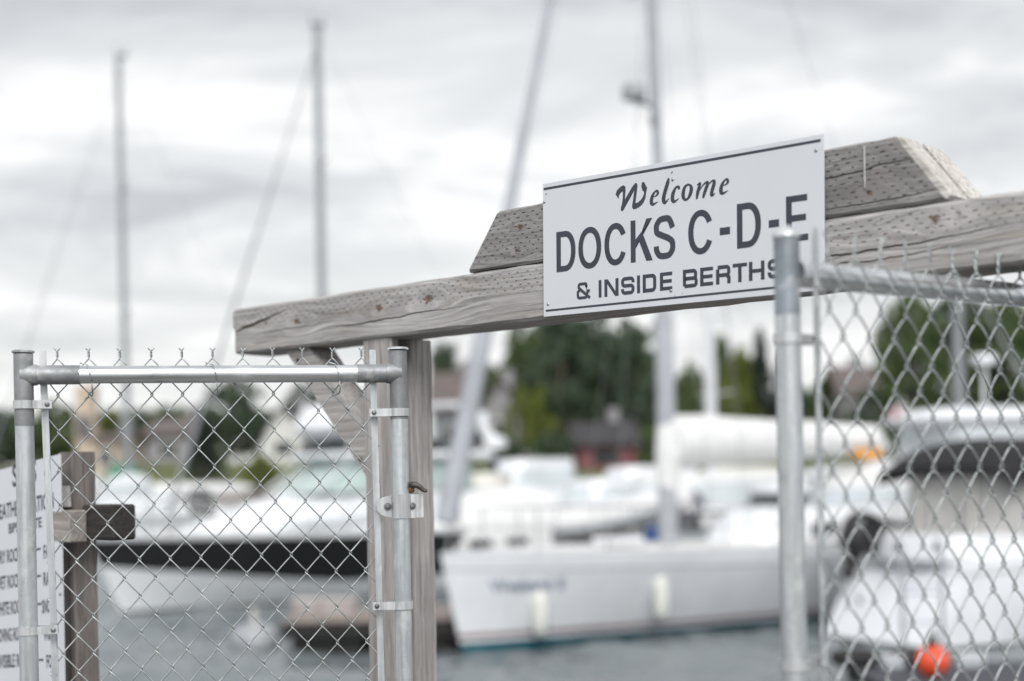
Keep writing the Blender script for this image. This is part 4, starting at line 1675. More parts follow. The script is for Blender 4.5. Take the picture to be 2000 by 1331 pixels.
b = MB()
for x in (-.2, .18):
    b.tube([(x + .001 * j, .088 * math.cos(j * .7), .088 * math.sin(j * .7)) for j in range(10)], .007, 5)
b.build('tie', M['rope'], orr)

# ------------------------------------------------------------------ black-banded motor yacht on the left
pY, aY = place_axis(238, 1199, 25.0, 40)
my = thing('motor_yacht', 'white motor yacht with a broad black band on its grey hull, behind the left gate', 'motor yacht', pY, aY)
HY = Hull(9.6, 3.3, 1.40, 1.28, rake=.62, sr=.05, tw=.86, vee=.70, sag=.03, sm=.50)
HY.mesh([-.4, -.15, .05, lambda s: .22 + .1 * max(0, 1 - s / .4), lambda s: .40 + .46 * max(0, 1 - s / .42) ** 1.1, lambda s: HY.sheer(s) - .075, lambda s: HY.sheer(s)],
        ['antifoul_dark', 'antifoul_dark', 'hull_silver', 'hull_silver', 'gel_black', 'gel'], my, ns=36)
HY.deck(my, .01)
lv = [(.55, 9.2, 1.30, 1.15), (1.3, 9.0, 1.16, 1.48), (2.5, 8.9, 1.12, 1.86), (3.5, 7.4, 1.08, 2.10), (4.0, 7.3, 1.02, 2.16)]
tr = house('fore_cabin', my, 'gel', lv, 2.7, .45)
band_on('side_window', tr, 'glass_blue', [(1.9, 5.4, 1.2, 1.3), (2.3, 5.6, 1.17, 1.75)], 1.46, 1.56, 2.7, .45, .02)
lv = [(3.3, 7.5, 1.12, 2.05), (4.15, 7.4, 1.06, 2.62), (4.2, 7.35, 1.04, 2.68)]
wsn = house('windscreen', my, 'glass_green', lv, 4.0, .2)
b = MB()
for y in (-.95, -.35, .35, .95):
    b.tube([(3.33 + abs(y) * .12, y, 2.06), (4.17 + abs(y) * .1, y * .95, 2.64)], .028, 6)
b.build('screen_frame', M['gel'], wsn)
lv = [(3.9, 7.9, 1.22, 2.66), (3.75, 8.0, 1.28, 2.74), (3.85, 7.9, 1.22, 2.82)]
rf_ = house('hardtop', my, 'gel', lv, 4, .15)
lv = [(3.98, 6.8, 1.14, 2.82), (4.08, 6.75, 1.1, 3.06)]
house('smoked_panel', rf_, 'glass', lv, 4, .1)
lv = [(4.05, 5.7, 1.05, 3.06), (3.7, 5.6, 1.06, 3.3), (3.95, 5.5, .98, 3.64), (4.05, 5.2, .9, 3.76)]
house('flybridge', my, 'gel', lv, 3, .35)
b = MB()
b.tube(smooth_path([(6.6, -1.15, 2.75), (6.9, -1.1, 3.5), (7.0, -.8, 3.75), (7.0, .8, 3.75), (6.9, 1.1, 3.5), (6.6, 1.15, 2.75)], 5), .07, 10)
b.build('radar_arch', M['gel'], my, smooth=50)
lv = [(5.9, 9.75, 1.72, .62), (5.8, 9.70, 1.70, 1.3), (6.2, 9.5, 1.50, 1.7), (6.8, 9.2, 1.2, 2.0), (8.0, 8.8, .8, 2.08)]
cc_ = house('cockpit_cover', my, 'canvas_white', lv, 4, .0)
for x in (6.75, 7.7):
    b = MB()
    b.box((x, -1.705, .98), (.55, .06, .15), bev=.02)
    b.build('cover_opening', M['glass'], cc_)
HY.rail(my, .02, .55, .6, 8)

# ------------------------------------------------------------------ near cruiser with the black topped canopy, right edge
hd = R(28)
st_ = at(1672, 1268, 17.6)
Lc = 7.4
pC = (st_.x + math.cos(hd) * Lc + .45, st_.y + math.sin(hd) * Lc + .95, 0)
aC = hd + math.pi
cr = thing('cabin_cruiser', 'white cabin cruiser under a black topped canopy with smoky curtains, behind the right gate', 'motorboat', pC, aC)
HC = Hull(Lc, 2.6, 1.32, 1.12, rake=.55, sr=-.80, tw=.86, vee=.55, sag=.02)
HC.mesh([-.4, -.12, .05, .12, .5, lambda s: HC.sheer(s) - .19, lambda s: HC.sheer(s) - .15, lambda s: HC.sheer(s)],
        ['antifoul_dark', 'antifoul_dark', 'gel', 'gel', 'gel', 'rub', 'gel'], cr)
HC.deck(cr, .02)
lv = [(1.0, 6.9, 1.12, 1.1), (1.6, 6.85, 1.08, 1.32), (2.2, 6.8, 1.04, 1.42)]
house('coaming', cr, 'gel', lv, 3.5, .35)
lv = [(2.2, 6.1, 1.10, 1.36), (2.45, 6.05, 1.10, 1.75), (2.7, 6.0, 1.08, 2.22)]
cv = house('side_curtain', cr, 'vinyl', lv, 5, .1)
for x, sd in ((3.2, 1), (4.3, 1), (5.35, 1), (3.2, -1), (4.3, -1), (5.35, -1)):
    b = MB()
    b.tube([(x, sd * 1.125, 1.38), (x + .05, sd * 1.115, 2.2)], .018, 6)
    b.build('curtain_seam', M['canvas_cream'], cv)
for y in (-.5, .5):
    b = MB()
    b.tube([(6.13, y, 1.38), (6.04, y, 2.2)], .018, 6)
    b.build('curtain_seam', M['canvas_cream'], cv)
rings = []
for i in range(13):
    t = i / 12
    x = 2.45 + (t ** .8) * 3.75
    top = 2.70 - .26 * max(0, (t - .80) / .20) ** 1.8 - .10 * max(0, .3 - t) / .3
    prof = []
    for j in range(13):
        a = math.pi * j / 12
        prof.append((x, -1.19 * math.cos(a), 2.16 - .10 * max(0, (t - .75) / .25) + (top - 2.16) * math.sin(a) ** .42))
    prof += [(x, 1.12, 2.2), (x, -1.12, 2.2)]
    rings.append(prof)
b = MB()
b.loft(rings)
b.build('canopy_top', M['canvas_black'], cr, smooth=50)
outboard(cr, (Lc - .45, -.75, 1.16), 1.35, 'outboard', tilt=-.35, leg=.35)
b = MB()
b.tube(smooth_path([(6.5, -1.15, 1.42), (6.1, -1.19, 1.50), (5.5, -1.2, 1.46)], 5), .045, 8)
b.build('rolled_curtain', M['canvas_black'], cr, smooth=50)
b = MB()
b.lathe([(.035, -.004), (.05, 0), (.05, .012), (.02, .014)], (Lc - .23, -.5, .55), 12, ax='X')
b.build('drain_fitting', M['outboard_grey'], cr)
b = MB()
V_, F_ = text_mesh('35E2419', .12, 1.0, .02)
b.add([HC.pt(.70 - x / Lc, .66 + z, 1, .006) for (x, z) in V_], F_)
b.build('registration', M['gel_grey'], cr, fix=False)
b = MB()
b.tube(smooth_path([(4.85, 1.18, 1.62), (4.8, 1.2, 1.5), (4.85, 1.24, 1.34), (4.78, 1.27, 1.22)], 4), [.03, .05, .06, .07, .07, .07, .065, .06, .055, .05, .045, .04, .03], 10)
rj = b.build('pennant', M['red'], cr, smooth=60)

# ------------------------------------------------------------------ pilothouse boat beyond it
pt_ = at(1700, 1010, 25.5)
hd2 = R(24)
pP = (pt_.x + math.cos(hd2) * 8.6, pt_.y + math.sin(hd2) * 8.6, 0)
ph = thing('pilothouse_boat', 'white pilothouse motorboat with pale windows, standing above the black canopy', 'motorboat', pP, hd2 + math.pi)
HP = Hull(8.6, 2.9, 1.5, 1.2, rake=.5, sr=.1, tw=.85)
HP.mesh([-.4, -.12, .06, .5, lambda s: HP.sheer(s) - .15, lambda s: HP.sheer(s)], ['antifoul_dark', 'antifoul_dark', 'gel', 'gel', 'gel'], ph)
HP.deck(ph, .02)
lv = [(2.6, 8.0, 1.22, 1.2), (2.8, 7.95, 1.18, 1.9), (3.2, 7.9, 1.1, 2.3)]
house('saloon', ph, 'gel', lv, 4, .3)
lv = [(3.8, 7.5, 1.12, 2.3), (4.2, 7.45, 1.05, 2.70), (4.5, 7.4, .98, 3.08), (4.5, 7.4, .97, 3.1)]
hs = house('pilothouse', ph, 'gel', lv, 4, .2)
band_on('window_band', hs, 'glass_blue', lv, 2.66, 3.0, 4, .2)
lv = [(4.2, 7.8, 1.1, 3.1), (4.1, 7.9, 1.14, 3.18), (4.4, 7.7, 1.0, 3.32), (5.0, 7.0, .6, 3.40)]
house('roof', ph, 'gel', lv, 3.2, .2)
lv = [(6.2, 7.9, 1.1, 2.0), (6.25, 7.85, 1.05, 2.95)]
HP.rail(ph, .03, .5, .6, 8)
b = MB()
b.tube([(6.0, .1, 3.38), (6.0, .1, 4.25)], .035, 8)
wtb = b.build('pole', M['gel'], ph)
b = MB()
b.lathe([(.05, -.10), (.22, -.08), (.24, 0), (.2, .08), (.05, .1)], (6.0, .1, 4.3), 16)
b.build('dome', M['gel'], wtb, smooth=50)
fl = at(1764, 812, 25.0)
fg = thing('small_flag', 'small faded pink flag on a thin staff left of the pilothouse', 'flag', (fl.x, fl.y, 1.25))
b = MB()
b.tube([(0, 0, 0), (0, 0, fl.z - 1.25 + .2)], .012, 6)
b.build('staff', M['steel'], fg)
b = MB()
vs, fs = [], []
for i in range(9):
    for j in range(5):
        vs.append((-.01 - .24 * i / 8, .04 * math.sin(i * .9 + j * .3), fl.z - 1.25 + .15 - .18 * j / 4 - .05 * (i / 8) ** 2))
fs = [(i * 5 + j, (i + 1) * 5 + j, (i + 1) * 5 + j + 1, i * 5 + j + 1) for i in range(8) for j in range(4)]
b.add(vs, fs)
fo = b.build('cloth', M['pink'], fg, smooth=True, fix=False)
sm_ = fo.modifiers.new('thickness', 'SOLIDIFY')
sm_.thickness = .003

# ------------------------------------------------------------------ docks
def float_dock(name, label, x0, x1, y0, y1, ztop, h=.42, wood_m='dockwood'):
    d = thing(name, label, 'dock', ((x0 + x1) / 2, (y0 + y1) / 2, 0))
    w, l = x1 - x0, y1 - y0
    b_ = MB()
    n = max(2, int(w / .15))
    for k in range(n):
        b_.box((-w / 2 + (k + .5) * w / n, 0, ztop - .018), (w / n - .008, l, .036), bev=.003)
    b_.build('deck_boards', M[wood_m], d)
    b_ = MB()
    for (cx_, cy_, sx, sy) in ((0, -l / 2 + .03, w, .06), (0, l / 2 - .03, w, .06), (-w / 2 + .03, 0, .06, l - .13), (w / 2 - .03, 0, .06, l - .13)):
        b_.box((cx_, cy_, ztop - .036 - .105), (sx, sy, .208))
    b_.build('fascia', M['dockside'], d)
    b_ = MB()
    nf = max(2, int(w / 1.6))
    for k in range(nf):
        b_.box((-w / 2 + (k + .5) * w / nf, 0, ztop - .25 - .16), (w / nf * .8, l * .9, .32), bev=.04)
    b_.build('float', M['blackrubber'], d)
    return d


p0 = at(550, 1278, 18.6)
float_dock('floating_dock', 'small floating dock with pinkish boards and black sides, behind the left gate leaf', p0.x, p0.x + 2.35, 18.6, 20.6, .46)
bx = at(600, 1195, 19.4)
cr8 = thing('dock_box', 'pale wooden dock box standing on the small floating dock', 'box', (bx.x + .25, bx.y, .462))
b = MB()
b.box((0, 0, .09), (.85, .45, .18), bev=.01)
b.build('body', plain('pale_box_paint', (.38, .345, .335), .7, 0, .2, 6), cr8)
b = MB()
b.box((0, 0, .20), (.9, .5, .035), bev=.01)
b.build('lid', plain('box_lid_paint', (.47, .43, .415), .7, 0, .2, 6), cr8)
dr = at(497, 1228, 19.5)
dm = thing('mooring_float', 'broad pale grey mooring float left of the small floating dock', 'float', (dr.x, dr.y, 0))
dm.scale = (1.5, 1.3, .9)
b = MB()
b.lathe([(.001, -.12), (.12, -.1), (.21, 0), (.215, .16), (.19, .3), (.12, .37), (.001, .39)], (0, 0, 0), 18)
b.build('body', plain('pale_float_plastic', (.40, .41, .43), .5, 0, .15, 4), dm, smooth=60)
b = MB()
b.tube([(0, 0, .38), (0, 0, .52)], .03, 8)
b.tube(smooth_path([(0, -.05, .52), (0, -.05, .6), (0, .05, .6), (0, .05, .52)], 4), .014, 6)
b.build('eye', M['canvas_cream'], dm)

dl = at(1655, 1300, 15.3)
float_dock('floating_dock', 'dark floating dock at the lower right corner below the orange buoy', dl.x, dl.x + 3.6, 12.6, 15.35, .20, wood_m='dockdark')
by = at(1821, 1292, 14.25)
bu = thing('orange_buoy', 'round bright orange buoy with a black top, standing on the dark floating dock', 'buoy', (by.x, by.y, .20 + .166))
b = MB()
b.lathe([(.001, -.165)] + [(.165 * math.sin(R(a)), -.165 * math.cos(R(a))) for a in range(15, 166, 15)] + [(.03, .165)], (0, 0, 0), 22)
b.build('ball', M['orange_buoy'], bu, smooth=True)
b = MB()
b.lathe([(.065, .14), (.06, .19), (.035, .22), (.035, .27), (.02, .28)], (0, 0, 0), 14)
b.build('neck', M['blackrubber'], bu, smooth=50)
b = MB()
b.tube(smooth_path([(0, 0, .26), (.03, .04, .30), (.10, .3, .10), (.16, .5, -.155)], 4), .012, 6)
b.build('rope', M['blackrubber'], bu)
for (u_, v_, Y_, lab) in ((1668, 1305, 15.2, 'black round fender at the near corner of the dark dock'), (1775, 1312, 15.15, 'black round fender on the dark dock left of the orange buoy')):
    q = at(u_, v_, Y_)
    ff = thing('tyre_fender', lab, 'fender', (q.x, q.y, .202), R(20), 'black fenders on the dark dock')
    b = MB()
    b.tube([(.17 * math.cos(a), .17 * math.sin(a), .085) for a in [2 * math.pi * k / 20 for k in range(20)]], .085, 10, closed=True)
    b.build('tyre', M['blackrubber'], ff, smooth=True)
for (u_, wv) in ((1742, .16), (1890, .2)):
    q = at(u_, 1318, 15.0)
    t_ = thing('dock_crate', ['white plastic crate on the dark dock, left of the orange buoy', 'white plastic crate on the dark dock, right of the orange buoy'][u_ > 1800], 'crate', (q.x, q.y, .202), R(8))
    b = MB()
    b.box((0, 0, .012), (wv * 1.4, wv, .02))
    for (cx_, cy_, sx, sy) in ((0, -wv / 2, wv * 1.4, .012), (0, wv / 2, wv * 1.4, .012), (-wv * .7, 0, .012, wv - .014), (wv * .7, 0, .012, wv - .014)):
        b.box((cx_, cy_, .07), (sx, sy, .095))
    b.build('body', M['gel_grey'], t_)
    b = MB()
    b.box((0, 0, .127), (wv * 1.5, wv * 1.12, .02), bev=.004)
    b.build('lid', M['gel'], t_)
lq = at(1805, 1262, 15.9)
ld = thing('dock_ladder', 'grey metal boarding ladder behind the orange buoy', 'ladder', (lq.x, lq.y, 0))
b = MB()
for sx in (-.23, .21):
    b.tube([(sx, 0, -.1), (sx, 0, 1.37), ] + [(sx, .06 * k, 1.37 + .10 * math.sin(k * .8)) for k in range(1, 5)], .026, 8)
b.build('side_rail', M['alu'], ld, smooth=50)
for z_ in (.25, .58, .91, 1.0):
    b = MB()
    b.box((-.01, 0, z_), (.43, .055, .035), bev=.01)
    b.build('rung', plain('pale_rung_plastic', (.60, .62, .68), .5), ld)

# pier beyond the yacht, with a dinghy on it
pq = at(1190, 1060, 30.0)
float_dock('finger_pier', 'long pale finger pier beyond the white yacht', pq.x - 3.2, pq.x + 5.5, 29.3, 31.2, .86, .4)
dq = at(1195, 1030, 30.2)
di = thing('inflatable_dinghy', 'white and grey inflatable dinghy resting bow down on the finger pier', 'dinghy', (dq.x, dq.y, 1.40), R(4))
di.scale = (1.15, 1.15, 1.3)
di.rotation_euler = (0, R(-13), R(4))
b = MB()
tp = smooth_path([(1.45, -.62, .05), (.6, -.66, 0), (-.6, -.60, .02), (-1.25, -.36, .10), (-1.5, 0, .16), (-1.25, .36, .10), (-.6, .60, .02), (.6, .66, 0), (1.45, .62, .05)], 5)
b.tube(tp, [.1] + [.215] * (len(tp) - 2) + [.1], 14)
tb_ = b.build('tube', M['hyp_white'], di, smooth=60)
b = MB()
b.loft([[(x, y, z) for (y, z) in ((-h_, -.02), (-h_ * .5, -.26 * d_), (0, -.34 * d_), (h_ * .5, -.26 * d_), (h_, -.02), (h_ * .6, .02), (-h_ * .6, .02))] for x, h_, d_ in ((1.3, .5, 1), (.4, .5, 1), (-.6, .44, .9), (-1.2, .2, .4))])
b.build('bottom', M['hyp_grey'], di, smooth=40)
b = MB()
b.tube([p + Vector((0, (.2 if p.y > 0 else -.2) * min(1, abs(p.y) * 3), -.05)) for p in tp[2:-2]], .05, 8)
b.build('rubbing_strake', M['hyp_grey'], tb_, smooth=60)
b = MB()
b.box((1.25, 0, .06), (.05, .95, .42), bev=.01)
b.build('transom', M['hyp_grey'], di)
oq = at(1328, 1002, 29.9)
om = thing('outboard_motor', 'dark slate outboard motor standing at the dinghy stern on the pier', 'outboard motor', (oq.x, oq.y - .1, .862), R(10))
om.scale = (1.6, 1.5, 1.08)
b = MB()
b.loft([ring(.02, a, w, z, 3.2, 18) for (a, w, z) in ((.17, .14, .42), (.27, .20, .48), (.30, .22, .66), (.28, .2, .86), (.2, .14, .98), (.08, .06, 1.02))])
b.build('cowl', M['outboard_grey'], om, smooth=50)
b = MB()
b.loft([ring(.03, a, w, z, 3.2, 18) for (a, w, z) in ((.28, .18, .0), (.26, .17, .15), (.24, .16, .44))])
b.build('leg', M['outboard'], om, smooth=50)
for (u_, v_, mm_, lab, rr_) in ((1272, 1046, 'blue_drum', 'small blue drum on the finger pier under the dinghy', .16), (1066, 1045, 'outboard_grey', 'dark drum on the finger pier at the dinghy bow', .36)):
    q = at(u_, v_, 29.6)
    o_ = thing('drum', lab, 'drum', (q.x, q.y, .862), 0, 'drums on the finger pier')
    b = MB()
    b.lathe([(rr_ * .9, 0), (rr_, .03), (rr_, .12), (rr_ * 1.04, .14), (rr_, .16), (rr_, .26), (rr_ * 1.04, .28), (rr_, .30), (rr_ * .95, .36)], (0, 0, 0), 18)
    b.build('body', M[mm_], o_, smooth=40)
    b = MB()
    b.lathe([(rr_ * .9, .36), (rr_ * .9, .375), (.02, .38)], (0, 0, 0), 18)
    b.build('lid', M['gel_grey'], o_, smooth=40)

# ------------------------------------------------------------------ smaller boats further out
def small_cruiser(u, v, Y, deg, label, L=6.2, house_h=1.1, house_x=(.28, .80), mat='gel', cover=None, band='glass_blue', scale=1.0, motor=True, group='small boats moored beyond the yachts', screen=True):
    p = at(u, v, Y)
    t = thing('small_motorboat', label, 'motorboat', (p.x, p.y, 0), R(deg), group)
    t.scale = (scale, scale, scale)
    h_ = Hull(L, L * .37, 1.12, .92, rake=.45, sr=.02, tw=.85)
    h_.mesh([-.35, -.1, .05, .45, lambda s: h_.sheer(s) - .2, lambda s: h_.sheer(s) - .16, lambda s: h_.sheer(s)], ['antifoul_dark', 'antifoul_dark', mat, mat, mat, 'rub', mat], t, ns=18)
    h_.deck(t, .02)
    a, c = L * house_x[0], L * house_x[1]
    w = L * .155
    lv_ = [(a, c, w, .9), (a + house_h * .35, c - .05, w * .95, .9 + house_h * .6), (a + house_h * .6, c - .1, w * .88, .9 + house_h), (a + house_h * .9, c - .3, w * .6, .95 + house_h)]
    hh = house('cabin' if not cover else 'cover', t, cover or 'gel', lv_, 3.6, .25)
    if band:
        band_on('cabin_window', hh, band, lv_, .9 + house_h * .52, .9 + house_h * .86, 3.6, .25)
    if motor:
        outboard(t, (L - .05, 0, .95), 1.1, 'outboard')
    h_.rail(t, .03, .4, .45, 5)
    return t


small_cruiser(908, 1010, 32, 80, 'white boat with cream curtains just right of the timber post', 5.2, 2.1, (.2, .86), cover='canvas_cream', band=None, scale=.78)
small_cruiser(1000, 1000, 38, 30, 'white cabin boat beyond the furled jib of the big yacht', 6.6, 1.25, (.2, .75))
small_cruiser(1120, 1000, 34, 12, 'long low white boat beyond the dinghy on the pier', 7.6, 1.35, (.12, .88), cover='canvas_white', band='glass_blue')
small_cruiser(85, 1010, 37, 15, 'white boat with a black outboard seen above the bow of the motor yacht', 2.7, .75, (.25, .7), scale=1.5)
small_cruiser(335, 1000, 43, 160, 'white cabin boat seen over the foredeck of the motor yacht', 6.5, 1.5, (.3, .8), band='glass')
small_cruiser(480, 1000, 46, 25, 'white cuddy boat behind the windscreen of the motor yacht', 6.5, 1.2, (.2, .7), band='glass_blue')
small_cruiser(1345, 1000, 29, 28, 'white boat half hidden behind the coach roof of the big yacht', 6.5, 1.1, (.2, .8), band='glass')
small_cruiser(1500, 1005, 31, 30, 'white boat with dark windows beneath the white sail cover', 7.0, 1.45, (.1, .85), band='glass')
small_cruiser(30, 1005, 40, 20, 'white boat behind the notice board', 6.0, 1.2, (.25, .75))

small_cruiser(395, 1000, 38, 35, 'white boat with a black cabin cover over the motor yacht foredeck', 5.6, 1.25, (.3, .78), cover='canvas_black', band=None)
small_cruiser(280, 1000, 50, 150, 'small white cabin boat between the two tarpaulin green patches', 6.0, 1.7, (.25, .8), band='glass_blue')
small_cruiser(600, 1000, 52, 20, 'white boat beyond the flybridge of the motor yacht', 7.0, 2.0, (.2, .8), band='glass')
small_cruiser(868, 1000, 44, 40, 'white boat showing between the timber post and the furled jib', 6.4, 1.9, (.2, .8), band='glass_blue')
small_cruiser(985, 1000, 47, 165, 'white boat below the pale grey gabled house', 6.4, 1.9, (.25, .8), band='glass')
small_cruiser(1075, 1000, 45, 25, 'white boat with a pale window band, beyond the long low boat', 6.6, 1.6, (.2, .8), band='glass_blue')
small_cruiser(1190, 1000, 50, 150, 'white boat below the red house', 6.6, 1.5, (.25, .8), band='glass')
small_cruiser(1262, 1000, 42, 30, 'white boat just left of the stout white mast', 6.2, 1.5, (.25, .8), cover='canvas_cream', band=None)
small_cruiser(1600, 1000, 36, 30, 'white boat between the near gate post and the black canopy', 7.0, 1.6, (.15, .8), band='glass_blue')
tp_ = at(205, 905, 69)
gt = thing('tarpaulin_skiff', 'skiff under a teal green tarpaulin on the bank, beyond the bow of the motor yacht', 'skiff', (tp_.x, tp_.y, ground_z(69)), R(10))
gt.scale = (.36, .5, .34)
hs_ = Hull(4.6, 1.7, .8, .7, rake=.3, sr=0, tw=.85)
hs_.mesh([-.25, -.05, .3, lambda s: hs_.sheer(s)], ['antifoul_dark', 'gel', 'gel'], gt, ns=14)
house('tarpaulin', gt, 'canvas_green', [(.0, 4.6, .85, .7), (.3, 4.5, .8, 1.6), (.9, 4.2, .5, 2.5), (1.4, 3.8, .1, 2.8)], 3, .3)

pole_p = at(966, 900, 35)
rp_ = thing('radar_post', 'white radar dome on a post, right of the furled jib', 'radar', (pole_p.x, pole_p.y, 0))
b = MB()
b.tube([(0, 0, -.3), (0, 0, 2.95)], [.09, .07], 10)
b.build('pole', M['canvas_blue'], rp_)
b = MB()
b.lathe([(.1, -.16), (.28, -.12), (.3, 0), (.26, .12), (.08, .17)], (.02, 0, 3.12), 18)
b.build('dome', M['gel'], rp_, smooth=50)
b = MB()
b.tube([(-.05, 0, 3.2), (-.28, 0, 3.5), (-.30, 0, 3.9)], .15, 10)
b.build('horn', M['gel'], rp_, smooth=50)


def far_sailboat(u_mast, v_base, Y, v_top, deg, mast_x, label, r0=.10, r1=.075, L=9.0, jib=None, mat='alu', boom=True, jr=.09, lean=0.0, cov='canvas_white'):
    p = at(u_mast, v_base, Y)
    d = Vector((math.cos(R(deg)), math.sin(R(deg)), 0))
    o = p - d * mast_x
    t = thing('sailboat', label, 'sailboat', (o.x, o.y, 0), R(deg), 'sailboats moored further out')
    h_ = Hull(L, L * .3, 1.2, 1.0, rake=.5, sr=.2, tw=.7)
    h_.mesh([-.35, -.1, .08, .5, lambda s: h_.sheer(s) - .12, lambda s: h_.sheer(s) - .08, lambda s: h_.sheer(s)], ['antifoul_dark', 'antifoul_dark', 'gel', 'gel', 'stripe', 'gel'], t, ns=20)
    h_.deck(t, .02)
    lv_ = [(L * .3, L * .72, .85, 1.1), (L * .33, L * .71, .8, 1.45), (L * .38, L * .69, .6, 1.6)]
    hh = house('coach_roof', t, 'gel', lv_, 3.5, .3)
    band_on('cabin_window', hh, 'glass', lv_, 1.25, 1.4, 3.5, .3)
    zt_ = at(u_mast, v_top, Y).z
    mast_parts(t, mast_x, 1.1, zt_ - 1.1, r0, r1, mat, (.45, .72), lean=lean)
    bt = (h_.x(0, 1.2) + .12, 0, 1.3)
    if jib:
        furled(t, Vector(bt) + Vector((0, 0, .2)), (mast_x - .1 + lean * zt_ * .93, 0, zt_ * jib), jr, jr * .5, 'alu', 5)
    stays(t, [((mast_x + lean * zt_, 0, zt_), (L, 0, 1.0)), ((mast_x + lean * zt_ * .7, 0, zt_ * .72), (mast_x + .2, 1.2, 1.1)), ((mast_x + lean * zt_ * .7, 0, zt_ * .72), (mast_x + .2, -1.2, 1.1)), (bt, (mast_x - .05 + lean * zt_ * .95, 0, zt_ * .95))], .006)
    if boom:
        b_ = MB()
        b_.tube([(mast_x + .1 + (L * .36) * i / 8, 0, 2.05 + .05 * i / 8) for i in range(9)], [.10, .2, .22, .21, .2, .18, .16, .14, .06], 12)
        b_.build('sail_cover', M[cov], t, smooth=60)
    h_.rail(t, .03, .95, .55, 8)
    return t


far_sailboat(250, 900, 41, 112, 14, 3.9, 'sailboat with a tall slim grey mast, farthest left of the masts', .10, .088, 9.5, jib=.97, jr=.028, lean=-.0045)
far_sailboat(634, 905, 36, 52, 12, 3.5, 'sailboat with the tallest pale grey mast, behind the motor yacht flybridge', .11, .10, 9.5, jib=.95, jr=.07, lean=.002, mat='alu')
far_sailboat(1390, 900, 34, 470, 25, 3.0, 'sailboat with a stout pale mast right of the big yacht mast', .155, .11, 7.0, mat='mast_white')
far_sailboat(1876, 900, 38, 470, 195, 3.6, 'sailboat whose grey mast stands over the pilothouse roof', .17, .12, 8.5, jib=.92, jr=.15)

# ------------------------------------------------------------------ houses on the far shore
M['roof_dark'] = plain('dark_shingle_roof', (.045, .042, .046), .9, 0, .25, 3, .4)
M['roof_brown'] = plain('brown_shingle_roof', (.14, .115, .11), .9, 0, .2, 3, .4)
M['wall_red'] = plain('red_board_wall', (.20, .075, .082), .75, 0, .12, 3, .2)
M['wall_grey'] = plain('grey_clapboard', (.29, .28, .295), .8, 0, .08, 3, .2)
M['wall_white'] = plain('white_clapboard', (.70, .69, .67), .75, 0, .05, 3, .2)
M['wall_beige'] = plain('beige_render', (.56, .46, .37), .85, 0, .07, 2, .2)
M['wall_slate'] = plain('slate_blue_wall', (.20, .22, .25), .8, 0, .1, 2, .2)


def cottage(u0, u1, v_eave, v_ridge, Y, label, wall, roof, depth=7.0, deg=0.0, gable=False, name='house', flat=False, frame='wall_white'):
    a, c = at(u0, v_eave, Y), at(u1, v_eave, Y)
    g = ground_z(Y) - .3
    w = c.x - a.x
    t = thing(name, label, 'house', ((a.x + c.x) / 2, Y + depth / 2, g), R(deg))
    he = (a.z + c.z) / 2 - g
    hr = at((u0 + u1) / 2, v_ridge, Y).z - g
    b_ = MB()
    if flat:
        b_.box((0, 0, he / 2), (w, depth, he))
    elif gable:
        b_.prism([(-w / 2, 0), (w / 2, 0), (w / 2, he), (0, hr - .1), (-w / 2, he)], -depth / 2, depth / 2)
    else:
        n_ = [(-depth / 2, 0), (depth / 2, 0), (depth / 2, he), (0, hr - .1), (-depth / 2, he)]
        vs = [(-w / 2, p[0], p[1]) for p in n_] + [(w / 2, p[0], p[1]) for p in n_]
        b_.add(vs, [(0, 1, 2, 3, 4), (9, 8, 7, 6, 5)] + [(i, i + 5, (i + 1) % 5 + 5, (i + 1) % 5) for i in range(5)])
    b_.build('wall', M[wall], t)
    b_ = MB()
    e = .35
    if flat:
        b_.box((0, 0, (he + hr) / 2 + .002), (w + .12, depth + .12, max(.2, hr - he)), bev=.03)
    else:
        sp_ = w / 2 if gable else depth / 2
        ln = (depth if gable else w) / 2 + e
        k = (hr - he) / sp_
        for s_ in (1, -1):
            q = [(0, hr + .02), (s_ * (sp_ + e), he - e * k + .02), (s_ * (sp_ + e), he - e * k + .16), (0, hr + .16)]
            if gable:
                vs = [(p[0], -ln, p[1]) for p in q] + [(p[0], ln, p[1]) for p in q]
            else:
                vs = [(-ln, p[0], p[1]) for p in q] + [(ln, p[0], p[1]) for p in q]
            b_.add(vs, [(0, 1, 2, 3), (7, 6, 5, 4)] + [(i, i + 4, (i + 1) % 4 + 4, (i + 1) % 4) for i in range(4)])
    rf = b_.build('roof', M[roof], t)
    if not flat:
        b_ = MB()
        b_.box((w * .22, depth * .12, hr + .35), (.6, .6, 1.1))
        b_.build('chimney', M['wall_grey'], rf)
    nw = max(1, int(w / 2.6))
    for k_ in range(nw):
        x = -w / 2 + (k_ + .5) * w / nw
        fr = MB()
        ww, wh = min(1.1, w / nw * .55), min(1.2, he * .38)
        zc = he * .56
        for (cx_, cz_, sx, sz) in ((0, wh / 2 + .04, ww + .16, .08), (0, -wh / 2 - .04, ww + .16, .08), (-ww / 2 - .04, 0, .08, wh), (ww / 2 + .04, 0, .08, wh), (0, 0, .05, wh)):
            fr.box((x + cx_, -depth / 2 - .02, zc + cz_), (sx, .06, sz))
        wi = fr.build('window', M[frame], t)
        pn = MB()
        pn.box((x, -depth / 2 - .006, zc), (ww, .02, wh))
        pn.build('pane', M['glass'], wi)
    return t


